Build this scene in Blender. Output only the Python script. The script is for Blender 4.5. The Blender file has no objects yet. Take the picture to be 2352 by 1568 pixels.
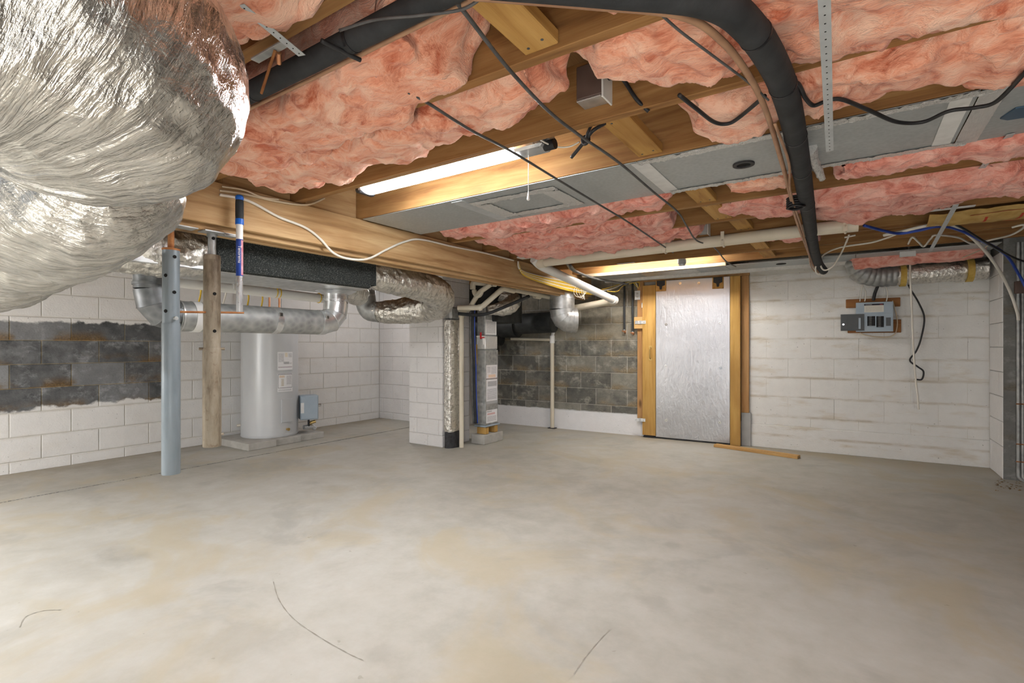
import bpy, bmesh, math, random
from mathutils import Vector, Matrix, noise, Euler

random.seed(7)
scene = bpy.context.scene
COL = scene.collection
PI = math.pi

# ------------------------------------------------------------------ camera
F_PX, U0, V0, CAM_H = 1159.0, 1176.0, 795.0, 1.08
YAW = math.atan2(774.0, F_PX)
cam_d = bpy.data.cameras.new('camera')
cam = bpy.data.objects.new('camera', cam_d)
COL.objects.link(cam)
cam.location = (0, 0, CAM_H)
cam.rotation_euler = (PI / 2, 0, YAW)
cam_d.sensor_width = 36.0
cam_d.lens = F_PX / 2352.0 * 36.0
cam_d.shift_y = 11.0 / 2352.0
cam_d.clip_start = 0.02
scene.camera = cam

# ------------------------------------------------------------------ world, lights, exposure
w = bpy.data.worlds.new('world')
scene.world = w
w.use_nodes = True
w.node_tree.nodes['Background'].inputs[0].default_value = (0.75, 0.85, 1.0, 1)
w.node_tree.nodes['Background'].inputs[1].default_value = 0.35

def area(name, loc, rot, sx, sy, power, color):
    l = bpy.data.lights.new(name, 'AREA')
    l.shape = 'RECTANGLE'; l.size = sx; l.size_y = sy
    l.energy = power; l.color = color
    o = bpy.data.objects.new(name, l); COL.objects.link(o)
    o.location = loc; o.rotation_euler = rot
    return o
# broad soft fill added behind the camera, not a known source
area('fill_rear', (-0.6, -3.3, 1.05), (PI / 2, 0, PI), 4.6, 1.7, 380, (0.97, 0.98, 1.0))
# three unseen overhead fills, added to brighten floor and walls
area('fill_overhead_a', (0.75, -0.55, 1.86), (0, 0, 0), 1.2, 0.15, 34, (0.98, 0.99, 1.0))
area('fill_overhead_b', (0.2, -2.2, 1.86), (0, 0, 0), 1.2, 0.15, 30, (0.98, 0.99, 1.0))
area('fill_overhead_c', (-3.6, -1.0, 1.86), (0, 0, 0), 1.2, 0.15, 72, (0.98, 0.99, 1.0))
# unseen low fill lights, added to brighten the ceiling and left side
def point(name, loc, power, color, r):
    l = bpy.data.lights.new(name, 'POINT'); l.energy = power; l.color = color; l.shadow_soft_size = r
    o = bpy.data.objects.new(name, l); COL.objects.link(o); o.location = loc
    return o
point('fill_low_right', (1.4, -0.6, 0.55), 34, (1.0, 0.97, 0.93), 0.22)
point('fill_low_near', (0.1, -0.7, 0.45), 30, (1.0, 0.97, 0.93), 0.25)
point('fill_low_left', (-4.35, -0.9, 0.9), 52, (1.0, 0.97, 0.93), 0.22)
# point fill added to lift the far left corner, hidden behind the foil duct
point('fill_corner', (-4.55, 4.35, 1.84), 15, (0.98, 0.98, 1.0), 0.05)
TUBE_POWER = 58.0
TUBE2_POWER = 52.0

vs = scene.view_settings
scene.display_settings.display_device = 'sRGB'
vs.view_transform = 'Standard'
vs.look = 'None'
vs.gamma = 1.0
vs.use_curve_mapping = False
vs.exposure = 0.57
scene.cycles.max_bounces = 5
scene.cycles.diffuse_bounces = 3
scene.cycles.glossy_bounces = 3
scene.cycles.transmission_bounces = 2
scene.cycles.use_adaptive_sampling = True
scene.cycles.adaptive_threshold = 0.12
scene.cycles.adaptive_min_samples = 16

# ------------------------------------------------------------------ geometry of the view (real planes, real depths)
SY, CY = math.sin(YAW), math.cos(YAW)
def ray(u, v):
    a = (u - U0) / F_PX
    return Vector((-SY + a * CY, CY + a * SY, (V0 - v) / F_PX))
def on_x(u, v, X):
    r = ray(u, v); t = X / r.x
    return Vector((X, r.y * t, CAM_H + r.z * t))
def on_y(u, v, Y):
    r = ray(u, v); t = Y / r.y
    return Vector((r.x * t, Y, CAM_H + r.z * t))
def on_z(u, v, Z):
    r = ray(u, v); t = (Z - CAM_H) / r.z
    return Vector((r.x * t, r.y * t, Z))
def at(u, v, d):
    r = ray(u, v)
    return Vector((r.x * d, r.y * d, CAM_H + r.z * d))
# back wall frame (the wall is 3 degrees out of square)
WA, WX, WY = 0.0525, -4.1, 5.81
def wall_pt(s, n, z):
    return Vector((WX + s * math.cos(WA) + n * math.sin(WA), WY + s * math.sin(WA) - n * math.cos(WA), z))
def on_w(u, v, n=0.0):
    r = ray(u, v); nx, ny = -math.sin(WA), math.cos(WA)
    t = (WX * nx + WY * ny - n) / (r.x * nx + r.y * ny)
    x, y = r.x * t, r.y * t
    return ((x - WX) * math.cos(WA) + (y - WY) * math.sin(WA), CAM_H + r.z * t)

# ------------------------------------------------------------------ node helpers
class N:
    def __init__(self, name):
        self.m = bpy.data.materials.new(name); self.m.use_nodes = True
        self.t = self.m.node_tree; self.t.nodes.clear()
        self.out = self.t.nodes.new('ShaderNodeOutputMaterial')
        self.b = self.t.nodes.new('ShaderNodeBsdfPrincipled')
        self.t.links.new(self.b.outputs[0], self.out.inputs[0])
    def node(self, k, **kw):
        n = self.t.nodes.new(k)
        for a, v in kw.items(): setattr(n, a, v)
        return n
    def put(self, sock, v):
        if hasattr(v, 'is_output'): self.t.links.new(v, sock)
        elif v is not None: sock.default_value = v
    def set(self, **kw):
        for k, v in kw.items():
            if k == 'col' and isinstance(v, (tuple, list)): v = (*v[:3], 1)
            self.put(self.b.inputs[{'col': 'Base Color', 'rough': 'Roughness', 'metal': 'Metallic', 'normal': 'Normal',
                                    'spec': 'Specular IOR Level', 'sheen': 'Sheen Weight', 'emis': 'Emission Strength',
                                    'ecol': 'Emission Color', 'alpha': 'Alpha', 'coat': 'Coat Weight', 'sss': 'Subsurface Weight'}[k]], v)
        return self
    def pos(self): return self.node('ShaderNodeNewGeometry').outputs['Position']
    def obj(self, rnd=0.0):
        o = self.node('ShaderNodeTexCoord').outputs['Object']
        if rnd:
            r = self.node('ShaderNodeObjectInfo').outputs['Random']
            mu = self.mth('MULTIPLY', r, rnd)
            a = self.node('ShaderNodeVectorMath', operation='ADD')
            self.t.links.new(o, a.inputs[0]); self.t.links.new(mu, a.inputs[1]); o = a.outputs[0]
        return o
    def rnd(self): return self.node('ShaderNodeObjectInfo').outputs['Random']
    def uv(self): return self.node('ShaderNodeTexCoord').outputs['UV']
    def map(self, vec, scale=(1, 1, 1), loc=(0, 0, 0)):
        n = self.node('ShaderNodeMapping'); self.put(n.inputs[0], vec)
        n.inputs['Scale'].default_value = scale; n.inputs['Location'].default_value = loc
        return n.outputs[0]
    def noise(self, vec, scale, detail=4, rough=0.55, dist=0.0):
        n = self.node('ShaderNodeTexNoise'); self.put(n.inputs['Vector'], vec)
        n.inputs['Scale'].default_value = scale; n.inputs['Detail'].default_value = detail
        n.inputs['Roughness'].default_value = rough; n.inputs['Distortion'].default_value = dist
        return n.outputs[0]
    def vor(self, vec, scale, feature='F1', rand=1.0):
        n = self.node('ShaderNodeTexVoronoi', feature=feature); self.put(n.inputs['Vector'], vec)
        n.inputs['Scale'].default_value = scale; n.inputs['Randomness'].default_value = rand
        return n.outputs['Distance']
    def ramp(self, fac, pts):
        n = self.node('ShaderNodeValToRGB'); self.put(n.inputs[0], fac)
        e = n.color_ramp.elements
        while len(e) < len(pts): e.new(0.5)
        for el, (p, c) in zip(e, pts):
            el.position = p
            el.color = (c, c, c, 1) if isinstance(c, (int, float)) else (*c, 1)
        return n.outputs[0]
    def mix(self, fac, a, b, mode='MIX'):
        n = self.node('ShaderNodeMix', data_type='RGBA', blend_type=mode)
        self.put(n.inputs[0], fac)
        for s, v in ((n.inputs[6], a), (n.inputs[7], b)):
            self.put(s, (*v, 1) if isinstance(v, tuple) and len(v) == 3 else v)
        return n.outputs[2]
    def mth(self, op, a, b=None, c=None, clamp=False):
        n = self.node('ShaderNodeMath', operation=op, use_clamp=clamp)
        self.put(n.inputs[0], a); self.put(n.inputs[1], b)
        if c is not None: self.put(n.inputs[2], c)
        return n.outputs[0]
    def sep(self, vec):
        n = self.node('ShaderNodeSeparateXYZ'); self.put(n.inputs[0], vec); return n.outputs
    def step(self, v, lo, hi):
        n = self.node('ShaderNodeMapRange', interpolation_type='SMOOTHSTEP'); self.put(n.inputs[0], v)
        n.inputs[1].default_value = lo; n.inputs[2].default_value = hi
        return n.outputs[0]
    def bump(self, h, strength, dist=0.01, normal=None):
        n = self.node('ShaderNodeBump'); n.inputs['Strength'].default_value = strength; n.inputs['Distance'].default_value = dist
        self.put(n.inputs['Height'], h); self.put(n.inputs['Normal'], normal)
        return n.outputs[0]

M = {}
def simple(name, c1, c2=None, scale=20, rough=0.6, metal=0.0, bump=0.0, bscale=80, stretch=(1, 1, 1), spec=0.4, rnd=5.0, lo=0.35, hi=0.65):
    n = N(name); v = n.map(n.obj(rnd), stretch)
    if c2 is None: col = c1
    else: col = n.ramp(n.noise(v, scale, 5), [(lo, c1), (hi, c2)])
    n.set(col=col, rough=rough, metal=metal, spec=spec)
    if bump: n.set(normal=n.bump(n.noise(v, bscale, 4), bump, 0.004))
    M[name] = n.m
    return n.m

def wood(name, a, b, dark, axis='X', rough=0.7, knots=True):
    n = N(name); o = n.obj(9.0)
    st = {'X': (0.9, 14, 14), 'Y': (14, 0.9, 14), 'Z': (14, 14, 0.9)}[axis]
    g = n.noise(n.map(o, st), 1.6, 6, 0.62, 0.6)
    fine = n.noise(n.map(o, tuple(q * 4 for q in st)), 3.0, 3)
    col = n.ramp(g, [(0.25, dark), (0.45, a), (0.7, b)])
    col = n.mix(n.step(fine, 0.35, 0.75), n.mix(0.12, col, dark), col)
    st2 = {'X': (0.55, 1.6, 1.6), 'Y': (1.6, 0.55, 1.6), 'Z': (1.6, 1.6, 0.55)}[axis]
    big = n.noise(n.map(o, st2), 2.2, 4)
    col = n.mix(n.mth('MULTIPLY', n.step(big, 0.50, 0.68), 0.45), col, dark)
    if knots:
        k = n.vor(n.map(o, tuple(1.9 * q for q in st2)), 1.0)
        col = n.mix(n.mth('MULTIPLY', n.step(k, 0.085, 0.03), 0.8), col, tuple(0.35 * q for q in dark))
    n.set(col=col, rough=rough, spec=0.3, normal=n.bump(fine, 0.25, 0.002))
    M[name] = n.m

# ---- wood
wood('joist_wood', (0.31, 0.155, 0.053), (0.44, 0.25, 0.095), (0.15, 0.065, 0.022))
wood('beam_wood', (0.48, 0.30, 0.14), (0.62, 0.43, 0.23), (0.27, 0.14, 0.055), 'Y')
wood('pale_wood_x', (0.56, 0.34, 0.13), (0.68, 0.46, 0.20), (0.34, 0.17, 0.05))
wood('lit_weathered_wood', (0.62, 0.54, 0.40), (0.74, 0.67, 0.54), (0.42, 0.32, 0.19))  # weathered tone, paled further to stand for lamplight on the board
wood('block_wood', (0.50, 0.28, 0.08), (0.60, 0.36, 0.12), (0.26, 0.11, 0.03), 'Y')
wood('door_wood', (0.52, 0.31, 0.085), (0.60, 0.38, 0.13), (0.30, 0.15, 0.04), 'Z')
wood('jamb_wood', (0.46, 0.25, 0.10), (0.54, 0.32, 0.14), (0.26, 0.12, 0.04), 'Z')
wood('subfloor_wood', (0.28, 0.15, 0.06), (0.36, 0.20, 0.085), (0.16, 0.08, 0.03), 'Y', knots=False)
wood('red_wood', (0.27, 0.11, 0.035), (0.36, 0.16, 0.05), (0.12, 0.045, 0.015), 'X', knots=False)

# ---- insulation
def insulation(name, pale, mid, deep):
    n = N(name); p = n.pos()
    warp = n.noise(p, 5.0, 1)
    wv = n.node('ShaderNodeVectorMath', operation='ADD')
    n.t.links.new(p, wv.inputs[0])
    sc = n.mth('MULTIPLY', warp, 0.30); n.t.links.new(sc, wv.inputs[1])
    f1 = n.noise(n.map(wv.outputs[0], (1.0, 1.5, 1.5)), 7.0, 4, 0.58, 0.9)
    f2 = n.noise(n.map(wv.outputs[0], (0.6, 2.2, 2.2)), 24.0, 3, 0.6, 1.0)
    big = n.noise(p, 2.1, 1)
    t = n.mth('ADD', n.mth('MULTIPLY', f1, 0.78), n.mth('MULTIPLY', f2, 0.22))
    t = n.mth('ADD', t, n.mth('MULTIPLY', n.mth('SUBTRACT', big, 0.5), 0.30))
    f3 = n.noise(n.map(wv.outputs[0], (0.5, 2.0, 2.0)), 80.0, 2, 0.6, 0.8)
    t = n.mth('ADD', t, n.mth('MULTIPLY', n.mth('SUBTRACT', f3, 0.5), 0.15))
    col = n.ramp(t, [(0.33, deep), (0.465, mid), (0.61, pale)])
    h = n.mth('ADD', n.mth('ADD', n.mth('MULTIPLY', f1, 0.7), n.mth('MULTIPLY', f2, 0.30)), n.mth('MULTIPLY', f3, 0.22))
    n.set(col=col, rough=1.0, spec=0.05, sheen=0.25, normal=n.bump(h, 0.6, 0.03))
    M[name] = n.m
insulation('pink_wool', (0.92, 0.57, 0.42), (0.83, 0.37, 0.24), (0.55, 0.14, 0.07))
insulation('pink_wool_rosy', (0.92, 0.53, 0.44), (0.81, 0.33, 0.255), (0.52, 0.12, 0.085))

# ---- foil
def foil(name, base, rough, us, vs_, strength, crumple=0.0, metal=0.95):
    n = N(name); uv = n.uv()
    a = n.noise(n.map(uv, (us, vs_, 1)), 1.0, 6, 0.6, 0.8)
    b = n.noise(n.map(uv, (us * 3.1, vs_ * 1.7, 1)), 1.0, 4, 0.6, 0.4)
    o = n.obj()
    c = n.vor(o, 26.0, 'F1'); c2 = n.noise(o, 42.0, 4, 0.6, 1.0)
    h = n.mth('ADD', n.mth('MULTIPLY', a, 0.7), n.mth('MULTIPLY', b, 0.3))
    if crumple: h = n.mth('ADD', h, n.mth('MULTIPLY', n.mth('ADD', c, c2), crumple))
    big = n.noise(o, 3.0, 3)
    col = n.mix(n.mth('MULTIPLY', n.step(b, 0.52, 0.36), 0.55), base, tuple(0.45 * q for q in base))
    n.set(col=col, rough=n.mth('ADD', rough, n.mth('MULTIPLY', big, 0.16)), metal=metal, normal=n.bump(h, strength, 0.02))
    M[name] = n.m
foil('foil_sleeve', (0.66, 0.65, 0.615), 0.16, 40, 7, 0.7, 0.22, 0.96)
foil('foil_blanket', (0.78, 0.76, 0.71), 0.22, 14, 10, 0.6, 0.5)
foil('foil_tape', (0.84, 0.84, 0.83), 0.25, 22, 6, 0.6, 0.5, 0.6)
nt_ = M['foil_sleeve']
def add_print(mat, centre, radius, ink, amount):
    n = N.__new__(N); n.m = mat; n.t = mat.node_tree
    n.b = [q for q in n.t.nodes if q.type == 'BSDF_PRINCIPLED'][0]
    src = n.b.inputs['Base Color'].links[0].from_socket
    p = n.pos(); vd = n.node('ShaderNodeVectorMath', operation='DISTANCE'); n.put(vd.inputs[0], p); vd.inputs[1].default_value = centre
    ns = n.noise(p, 40.0, 5, 0.7)
    m_ = n.mth('MULTIPLY', n.step(n.mth('ADD', vd.outputs['Value'], n.mth('MULTIPLY', n.mth('SUBTRACT', ns, 0.5), radius * 1.6)), radius, radius * 0.6), amount)
    n.t.links.new(n.mix(m_, src, ink), n.b.inputs['Base Color'])
add_print(nt_, tuple(at(445, 390, 0.80)), 0.055, (0.62, 0.10, 0.20), 0.85)
n = N('foil_board'); o = n.obj()
v1 = n.noise(n.map(o, (22, 1, 7)), 1.0, 5, 0.6, 1.2); v2 = n.noise(n.map(o, (60, 1, 24)), 1.0, 3)
n.set(col=n.ramp(n.noise(o, 2.0, 3), [(0.3, (0.50, 0.50, 0.52)), (0.7, (0.58, 0.58, 0.60))]), metal=0.92, rough=0.30,
      normal=n.bump(n.mth('ADD', v1, n.mth('MULTIPLY', v2, 0.3)), 0.22, 0.02))
M['foil_board'] = n.m
# ---- metals and others
def galv(name, a, b, rough=0.38, metal=0.85, sc=24):
    n = N(name); o = n.obj(4.0)
    s = n.vor(o, sc); s2 = n.noise(o, 7.0, 5)
    col = n.ramp(n.mth('ADD', n.mth('MULTIPLY', s, 0.5), n.mth('MULTIPLY', s2, 0.6)), [(0.3, a), (0.75, b)])
    n.set(col=col, metal=metal, rough=n.mth('ADD', rough, n.mth('MULTIPLY', s2, 0.12)), normal=n.bump(n.noise(o, 18, 3), 0.08, 0.005))
    M[name] = n.m
galv('galvanised', (0.46, 0.47, 0.47), (0.66, 0.67, 0.67))
galv('galvanised_bright', (0.66, 0.68, 0.70), (0.82, 0.84, 0.86), 0.22)
galv('galvanised_dull', (0.30, 0.31, 0.31), (0.50, 0.51, 0.50), 0.5, 0.7)
galv('galvanised_dark', (0.13, 0.14, 0.15), (0.24, 0.25, 0.26), 0.42, 0.8)
galv('sheet_metal', (0.42, 0.45, 0.46), (0.50, 0.53, 0.54), 0.46, 0.55, 60)
galv('strap_metal', (0.52, 0.55, 0.57), (0.60, 0.63, 0.65), 0.45, 0.5)
simple('rust', (0.30, 0.115, 0.04), (0.42, 0.19, 0.07), 30, 0.8, 0.2, 0.3)
n = N('post_paint'); o = n.obj(); z = n.sep(o)[2]
ns = n.noise(n.map(o, (5, 5, 1.2)), 3.0, 5)
n.set(col=n.ramp(ns, [(0.35, (0.17, 0.205, 0.23)), (0.65, (0.22, 0.26, 0.29))]), rough=0.42, metal=0.1,
      normal=n.bump(n.noise(o, 160, 2), 0.08, 0.002)); M['post_paint'] = n.m
n = N('post_dirty'); o = n.obj()
a1 = n.noise(n.map(o, (8, 8, 2.0)), 2.4, 7, 0.65); a2 = n.noise(o, 38, 4)
c = n.ramp(a1, [(0.3, (0.10, 0.07, 0.042)), (0.48, (0.26, 0.215, 0.155)), (0.70, (0.36, 0.315, 0.25))])
n.set(col=n.mix(n.mth('MULTIPLY', n.step(a2, 0.58, 0.72), 0.5), c, (0.16, 0.10, 0.06)), rough=0.62, metal=0.2); M['post_dirty'] = n.m
simple('black_foam', (0.018, 0.020, 0.022), (0.035, 0.037, 0.040), 12, 0.75, 0, 0.2, 90)
simple('black_plastic', (0.012, 0.012, 0.014), None, rough=0.4)
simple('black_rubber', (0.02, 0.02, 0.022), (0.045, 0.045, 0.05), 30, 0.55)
n = N('grit_foam'); o = n.obj()
sp = n.noise(o, 190.0, 2, 0.5)
n.set(col=n.ramp(sp, [(0.45, (0.030, 0.034, 0.033)), (0.60, (0.060, 0.066, 0.064)), (0.70, (0.17, 0.17, 0.165))]), rough=0.95, spec=0.1,
      normal=n.bump(sp, 0.4, 0.004)); M['grit_foam'] = n.m
simple('dark_shell', (0.02, 0.022, 0.022), (0.055, 0.057, 0.055), 6, 0.6, 0.2)
simple('pvc_cream', (0.66, 0.60, 0.47), (0.73, 0.67, 0.55), 4, 0.4)
simple('pvc_white', (0.78, 0.77, 0.74), (0.84, 0.83, 0.80), 4, 0.35)
simple('pvc_beige', (0.58, 0.53, 0.45), (0.66, 0.61, 0.53), 5, 0.45)
simple('cable_white', (0.74, 0.70, 0.62), (0.80, 0.76, 0.69), 9, 0.5)
simple('cable_beige', (0.60, 0.48, 0.33), (0.68, 0.57, 0.42), 9, 0.55)
simple('cable_yellow', (0.64, 0.40, 0.03), (0.72, 0.50, 0.06), 9, 0.5)
simple('cable_blue', (0.02, 0.05, 0.30), (0.03, 0.08, 0.42), 9, 0.4)
simple('cable_black', (0.014, 0.014, 0.016), (0.028, 0.028, 0.03), 20, 0.5)
simple('cable_grey', (0.06, 0.06, 0.06), (0.11, 0.11, 0.11), 20, 0.5)
simple('copper', (0.62, 0.27, 0.13), (0.70, 0.36, 0.20), 14, 0.35, 0.9)
simple('copper_tan', (0.36, 0.20, 0.12), (0.46, 0.27, 0.16), 14, 0.5, 0.2)
simple('brass', (0.60, 0.42, 0.16), None, rough=0.35, metal=0.9)
simple('chrome', (0.80, 0.80, 0.80), None, rough=0.18, metal=1.0)
simple('white_plastic', (0.80, 0.80, 0.78), None, rough=0.4)
simple('grey_plastic', (0.34, 0.34, 0.33), (0.40, 0.40, 0.39), 9, 0.5)
simple('brown_plastic', (0.10, 0.065, 0.055), (0.13, 0.085, 0.07), 9, 0.6)
simple('slate_plastic', (0.035, 0.075, 0.13), (0.05, 0.10, 0.16), 9, 0.3)
simple('blue_plastic', (0.01, 0.12, 0.55), (0.015, 0.15, 0.62), 9, 0.4)
simple('red_plastic', (0.55, 0.015, 0.02), (0.62, 0.03, 0.03), 9, 0.4)
simple('heater_enamel', (0.58, 0.595, 0.61), (0.62, 0.635, 0.645), 2, 0.33, 0.12)
simple('panel_enamel', (0.33, 0.40, 0.47), (0.38, 0.45, 0.51), 6, 0.45, 0.1)
simple('panel_dark', (0.075, 0.082, 0.085), (0.10, 0.105, 0.11), 6, 0.5, 0.2)
simple('kraft', (0.46, 0.29, 0.085), (0.60, 0.41, 0.15), 16, 0.85, 0, 0.3, 30)
simple('red_ink', (0.50, 0.06, 0.03), None, rough=0.9)
simple('pink_ink', (0.55, 0.06, 0.16), (0.70, 0.14, 0.25), 60, 0.5, 0.5)
simple('pad_concrete', (0.40, 0.385, 0.35), (0.50, 0.485, 0.45), 10, 0.9, 0, 0.5, 60)
simple('tape_yellow', (0.50, 0.33, 0.06), (0.62, 0.44, 0.12), 30, 0.7)
simple('tape_white', (0.68, 0.68, 0.67), (0.76, 0.76, 0.75), 20, 0.6)
simple('mastic', (0.62, 0.60, 0.56), (0.70, 0.68, 0.64), 40, 0.8, 0, 0.4, 60)
simple('crack_dark', (0.27, 0.25, 0.21), (0.36, 0.34, 0.29), 20, 0.9)
simple('litter_brown', (0.20, 0.11, 0.04), (0.36, 0.22, 0.08), 30, 0.9)
simple('hole_black', (0.004, 0.004, 0.004), None, rough=0.9)
n = N('lamp_lens'); n.set(col=(0.9, 0.9, 0.9), emis=TUBE_POWER, ecol=(0.97, 0.98, 1.0, 1)); M['lamp_lens'] = n.m
n = N('lamp_lens_far'); n.set(col=(0.9, 0.9, 0.9), emis=TUBE2_POWER, ecol=(1.0, 0.96, 0.90, 1)); M['lamp_lens_far'] = n.m

# printed labels: rectangles in UV space, with optional broken-up "type"
def printed(name, paper, items):
    n = N(name); uv = n.uv(); u, v, _ = n.sep(uv)
    col = paper
    br = n.noise(n.map(uv, (46, 70, 1)), 1.0, 2)
    for (a, b, c, d, ink, kind) in items:
        m = n.mth('MULTIPLY', n.mth('MULTIPLY', n.mth('GREATER_THAN', u, a), n.mth('LESS_THAN', u, b)),
                  n.mth('MULTIPLY', n.mth('GREATER_THAN', v, c), n.mth('LESS_THAN', v, d)))
        if kind == 'type':
            rows = n.mth('GREATER_THAN', n.mth('FRACT', n.mth('MULTIPLY', v, 26.0)), 0.45)
            m = n.mth('MULTIPLY', m, n.mth('MULTIPLY', rows, n.mth('GREATER_THAN', br, 0.46)))
        elif kind == 'blur':
            m = n.mth('MULTIPLY', m, n.step(br, 0.42, 0.6))
        col = n.mix(m, col, ink)
    n.set(col=col, rough=0.5, spec=0.3)
    M[name] = n.m
K = (0.05, 0.05, 0.06); G = (0.35, 0.35, 0.37); O = (0.62, 0.33, 0.06); R = (0.60, 0.08, 0.05)
printed('label_energy', (0.84, 0.84, 0.85), [(0.04, 0.96, 0.15, 0.18, (0.35, 0.25, 0.30), ''), (0.44, 0.62, 0.72, 0.95, (0.75, 0.62, 0.32), 'blur'),
        (0.06, 0.38, 0.45, 0.93, G, 'type'), (0.68, 0.95, 0.7, 0.92, G, 'type'), (0.36, 0.72, 0.33, 0.46, K, 'blur'), (0.72, 0.95, 0.34, 0.40, G, 'blur')])
printed('label_warning', (0.82, 0.82, 0.83), [(0.03, 0.97, 0.21, 0.23, K, ''), (0.03, 0.97, 0.95, 0.975, K, ''), (0.03, 0.05, 0.21, 0.97, K, ''), (0.95, 0.97, 0.21, 0.97, K, ''),
        (0.10, 0.42, 0.78, 0.90, O, 'blur'), (0.22, 0.38, 0.32, 0.72, (0.45, 0.36, 0.2), 'blur'), (0.55, 0.90, 0.4, 0.9, G, 'type'), (0.05, 0.9, 0.06, 0.14, G, 'type')])
printed('label_unit_top', (0.80, 0.78, 0.80), [(0.1, 0.4, 0.45, 0.9, G, 'type'), (0.45, 0.9, 0.35, 0.9, G, 'type'), (0.2, 0.85, 0.08, 0.30, (0.80, 0.42, 0.10), 'blur'), (0, 1, 0, 0.03, (0.35, 0.2, 0.2), '')])
printed('label_unit_mid', (0.78, 0.78, 0.81), [(0.15, 0.95, 0.72, 0.93, K, 'blur'), (0.1, 0.95, 0.30, 0.62, G, 'type'), (0.1, 0.95, 0.18, 0.30, G, 'blur'), (0.0, 1, 0.0, 0.12, (0.42, 0.43, 0.44), '')])
printed('label_unit_low', (0.80, 0.80, 0.82), [(0.05, 0.5, 0.84, 0.93, K, 'blur'), (0.1, 0.8, 0.62, 0.76, R, 'blur'), (0.1, 0.9, 0.1, 0.5, G, 'type')])
printed('label_panel', (0.72, 0.70, 0.63), [(0.0, 1.0, 0.80, 1.0, (0.02, 0.02, 0.03), ''), (0.05, 0.40, 0.86, 0.94, (0.6, 0.6, 0.6), 'blur'), (0.80, 0.95, 0.86, 0.94, (0.6, 0.1, 0.1), 'blur'),
        (0.08, 0.92, 0.10, 0.72, (0.5, 0.48, 0.42), 'type')])
printed('label_unit_far', (0.78, 0.78, 0.78), [(0.1, 0.9, 0.1, 0.9, G, 'type')])

# ---- masonry and floor (patterns belong to the wall: paint edges, damp stains, patches)
def masonry(name, bare_a, bare_b, paint, rust, mask_fn, mortar=False, streak=0.0, c0=0.10, ch=0.2063, joint_dirt=0.0, brown=None):
    n = N(name); p = n.pos(); x, y, z = n.sep(p)
    r = n.rnd()
    big = n.noise(p, 2.2, 3); mid = n.noise(p, 9.0, 4, 0.62); fine = n.noise(p, 70.0, 3, 0.62)
    bare = n.ramp(mid, [(0.30, bare_a), (0.70, bare_b)])
    bare = n.mix(n.mth('MULTIPLY', n.mth('SUBTRACT', r, 0.45), 0.0 if mortar else 1.5, clamp=True), bare, tuple(min(1, 1.35 * q) for q in bare_b))
    bare = n.mix(n.mth('MULTIPLY', n.mth('SUBTRACT', 0.35, r), 0.0 if mortar else 1.6, clamp=True), bare, tuple(0.8 * q for q in bare_a))
    pat = n.noise(n.map(p, (1, 1, 1.3), (3, 5, 1)), 6.5, 5, 0.75)
    bare = n.mix(n.mth('MULTIPLY', n.step(pat, 0.50, 0.72), 0.6), bare, tuple(min(1, 1.9 * q) for q in bare_b))
    bare = n.mix(n.mth('MULTIPLY', n.step(fine, 0.58, 0.75), 0.35), bare, tuple(0.4 * q for q in bare_a))
    if brown:
        bm_ = n.mth('MULTIPLY', n.step(n.mth('ADD', z, n.mth('MULTIPLY', n.mth('SUBTRACT', big, 0.5), 0.9)), brown, brown + 0.25), 0.55)
        bare = n.mix(bm_, bare, n.ramp(mid, [(0.3, (0.15, 0.12, 0.08)), (0.65, (0.30, 0.26, 0.19))]))
    course = n.mth('FRACT', n.mth('MULTIPLY', n.mth('SUBTRACT', z, c0), 1 / ch))
    lowband = n.step(course, 0.55, 0.05)
    rs = n.mth('MULTIPLY', n.step(n.noise(n.map(p, (1.0, 1.0, 2.0)), 2.6, 4), 0.45, 0.61), lowband)
    bare = n.mix(n.mth('MULTIPLY', rs, 0.75), bare, n.ramp(fine, [(0.35, rust), (0.62, tuple(min(1, 1.8 * q) for q in rust))]))
    pc = n.ramp(mid, [(0.25, tuple(0.93 * q for q in paint)), (0.7, paint)])
    st = n.noise(n.map(p, (0.8, 0.8, 3.0)), 2.3, 4, 0.62)
    pc = n.mix(n.mth('MULTIPLY', n.step(st, 0.53, 0.72), streak), pc, (0.52, 0.42, 0.27))
    sp = n.noise(p, 48.0, 1)
    pc = n.mix(n.mth('MULTIPLY', n.step(sp, 0.74, 0.80), 0.5), pc, (0.12, 0.11, 0.09))
    if joint_dirt:
        jd = n.mth('ABSOLUTE', n.mth('SUBTRACT', course, 0.5))
        jn = n.noise(n.map(p, (1.2, 1.2, 6.0)), 3.0, 4, 0.65)
        pc = n.mix(n.mth('MULTIPLY', n.mth('MULTIPLY', n.step(jd, 0.38, 0.50), n.step(jn, 0.36, 0.66)), joint_dirt), pc, (0.43, 0.345, 0.23))
    mask = mask_fn(n, x, y, z, big, mid, r)
    col = n.mix(mask, bare, pc)
    h = n.mth('ADD', n.mth('MULTIPLY', fine, 0.6), n.mth('MULTIPLY', mid, 0.7))
    n.set(col=col, rough=0.9, spec=0.15, normal=n.bump(h, 0.5, 0.010))
    M[name] = n.m

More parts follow.
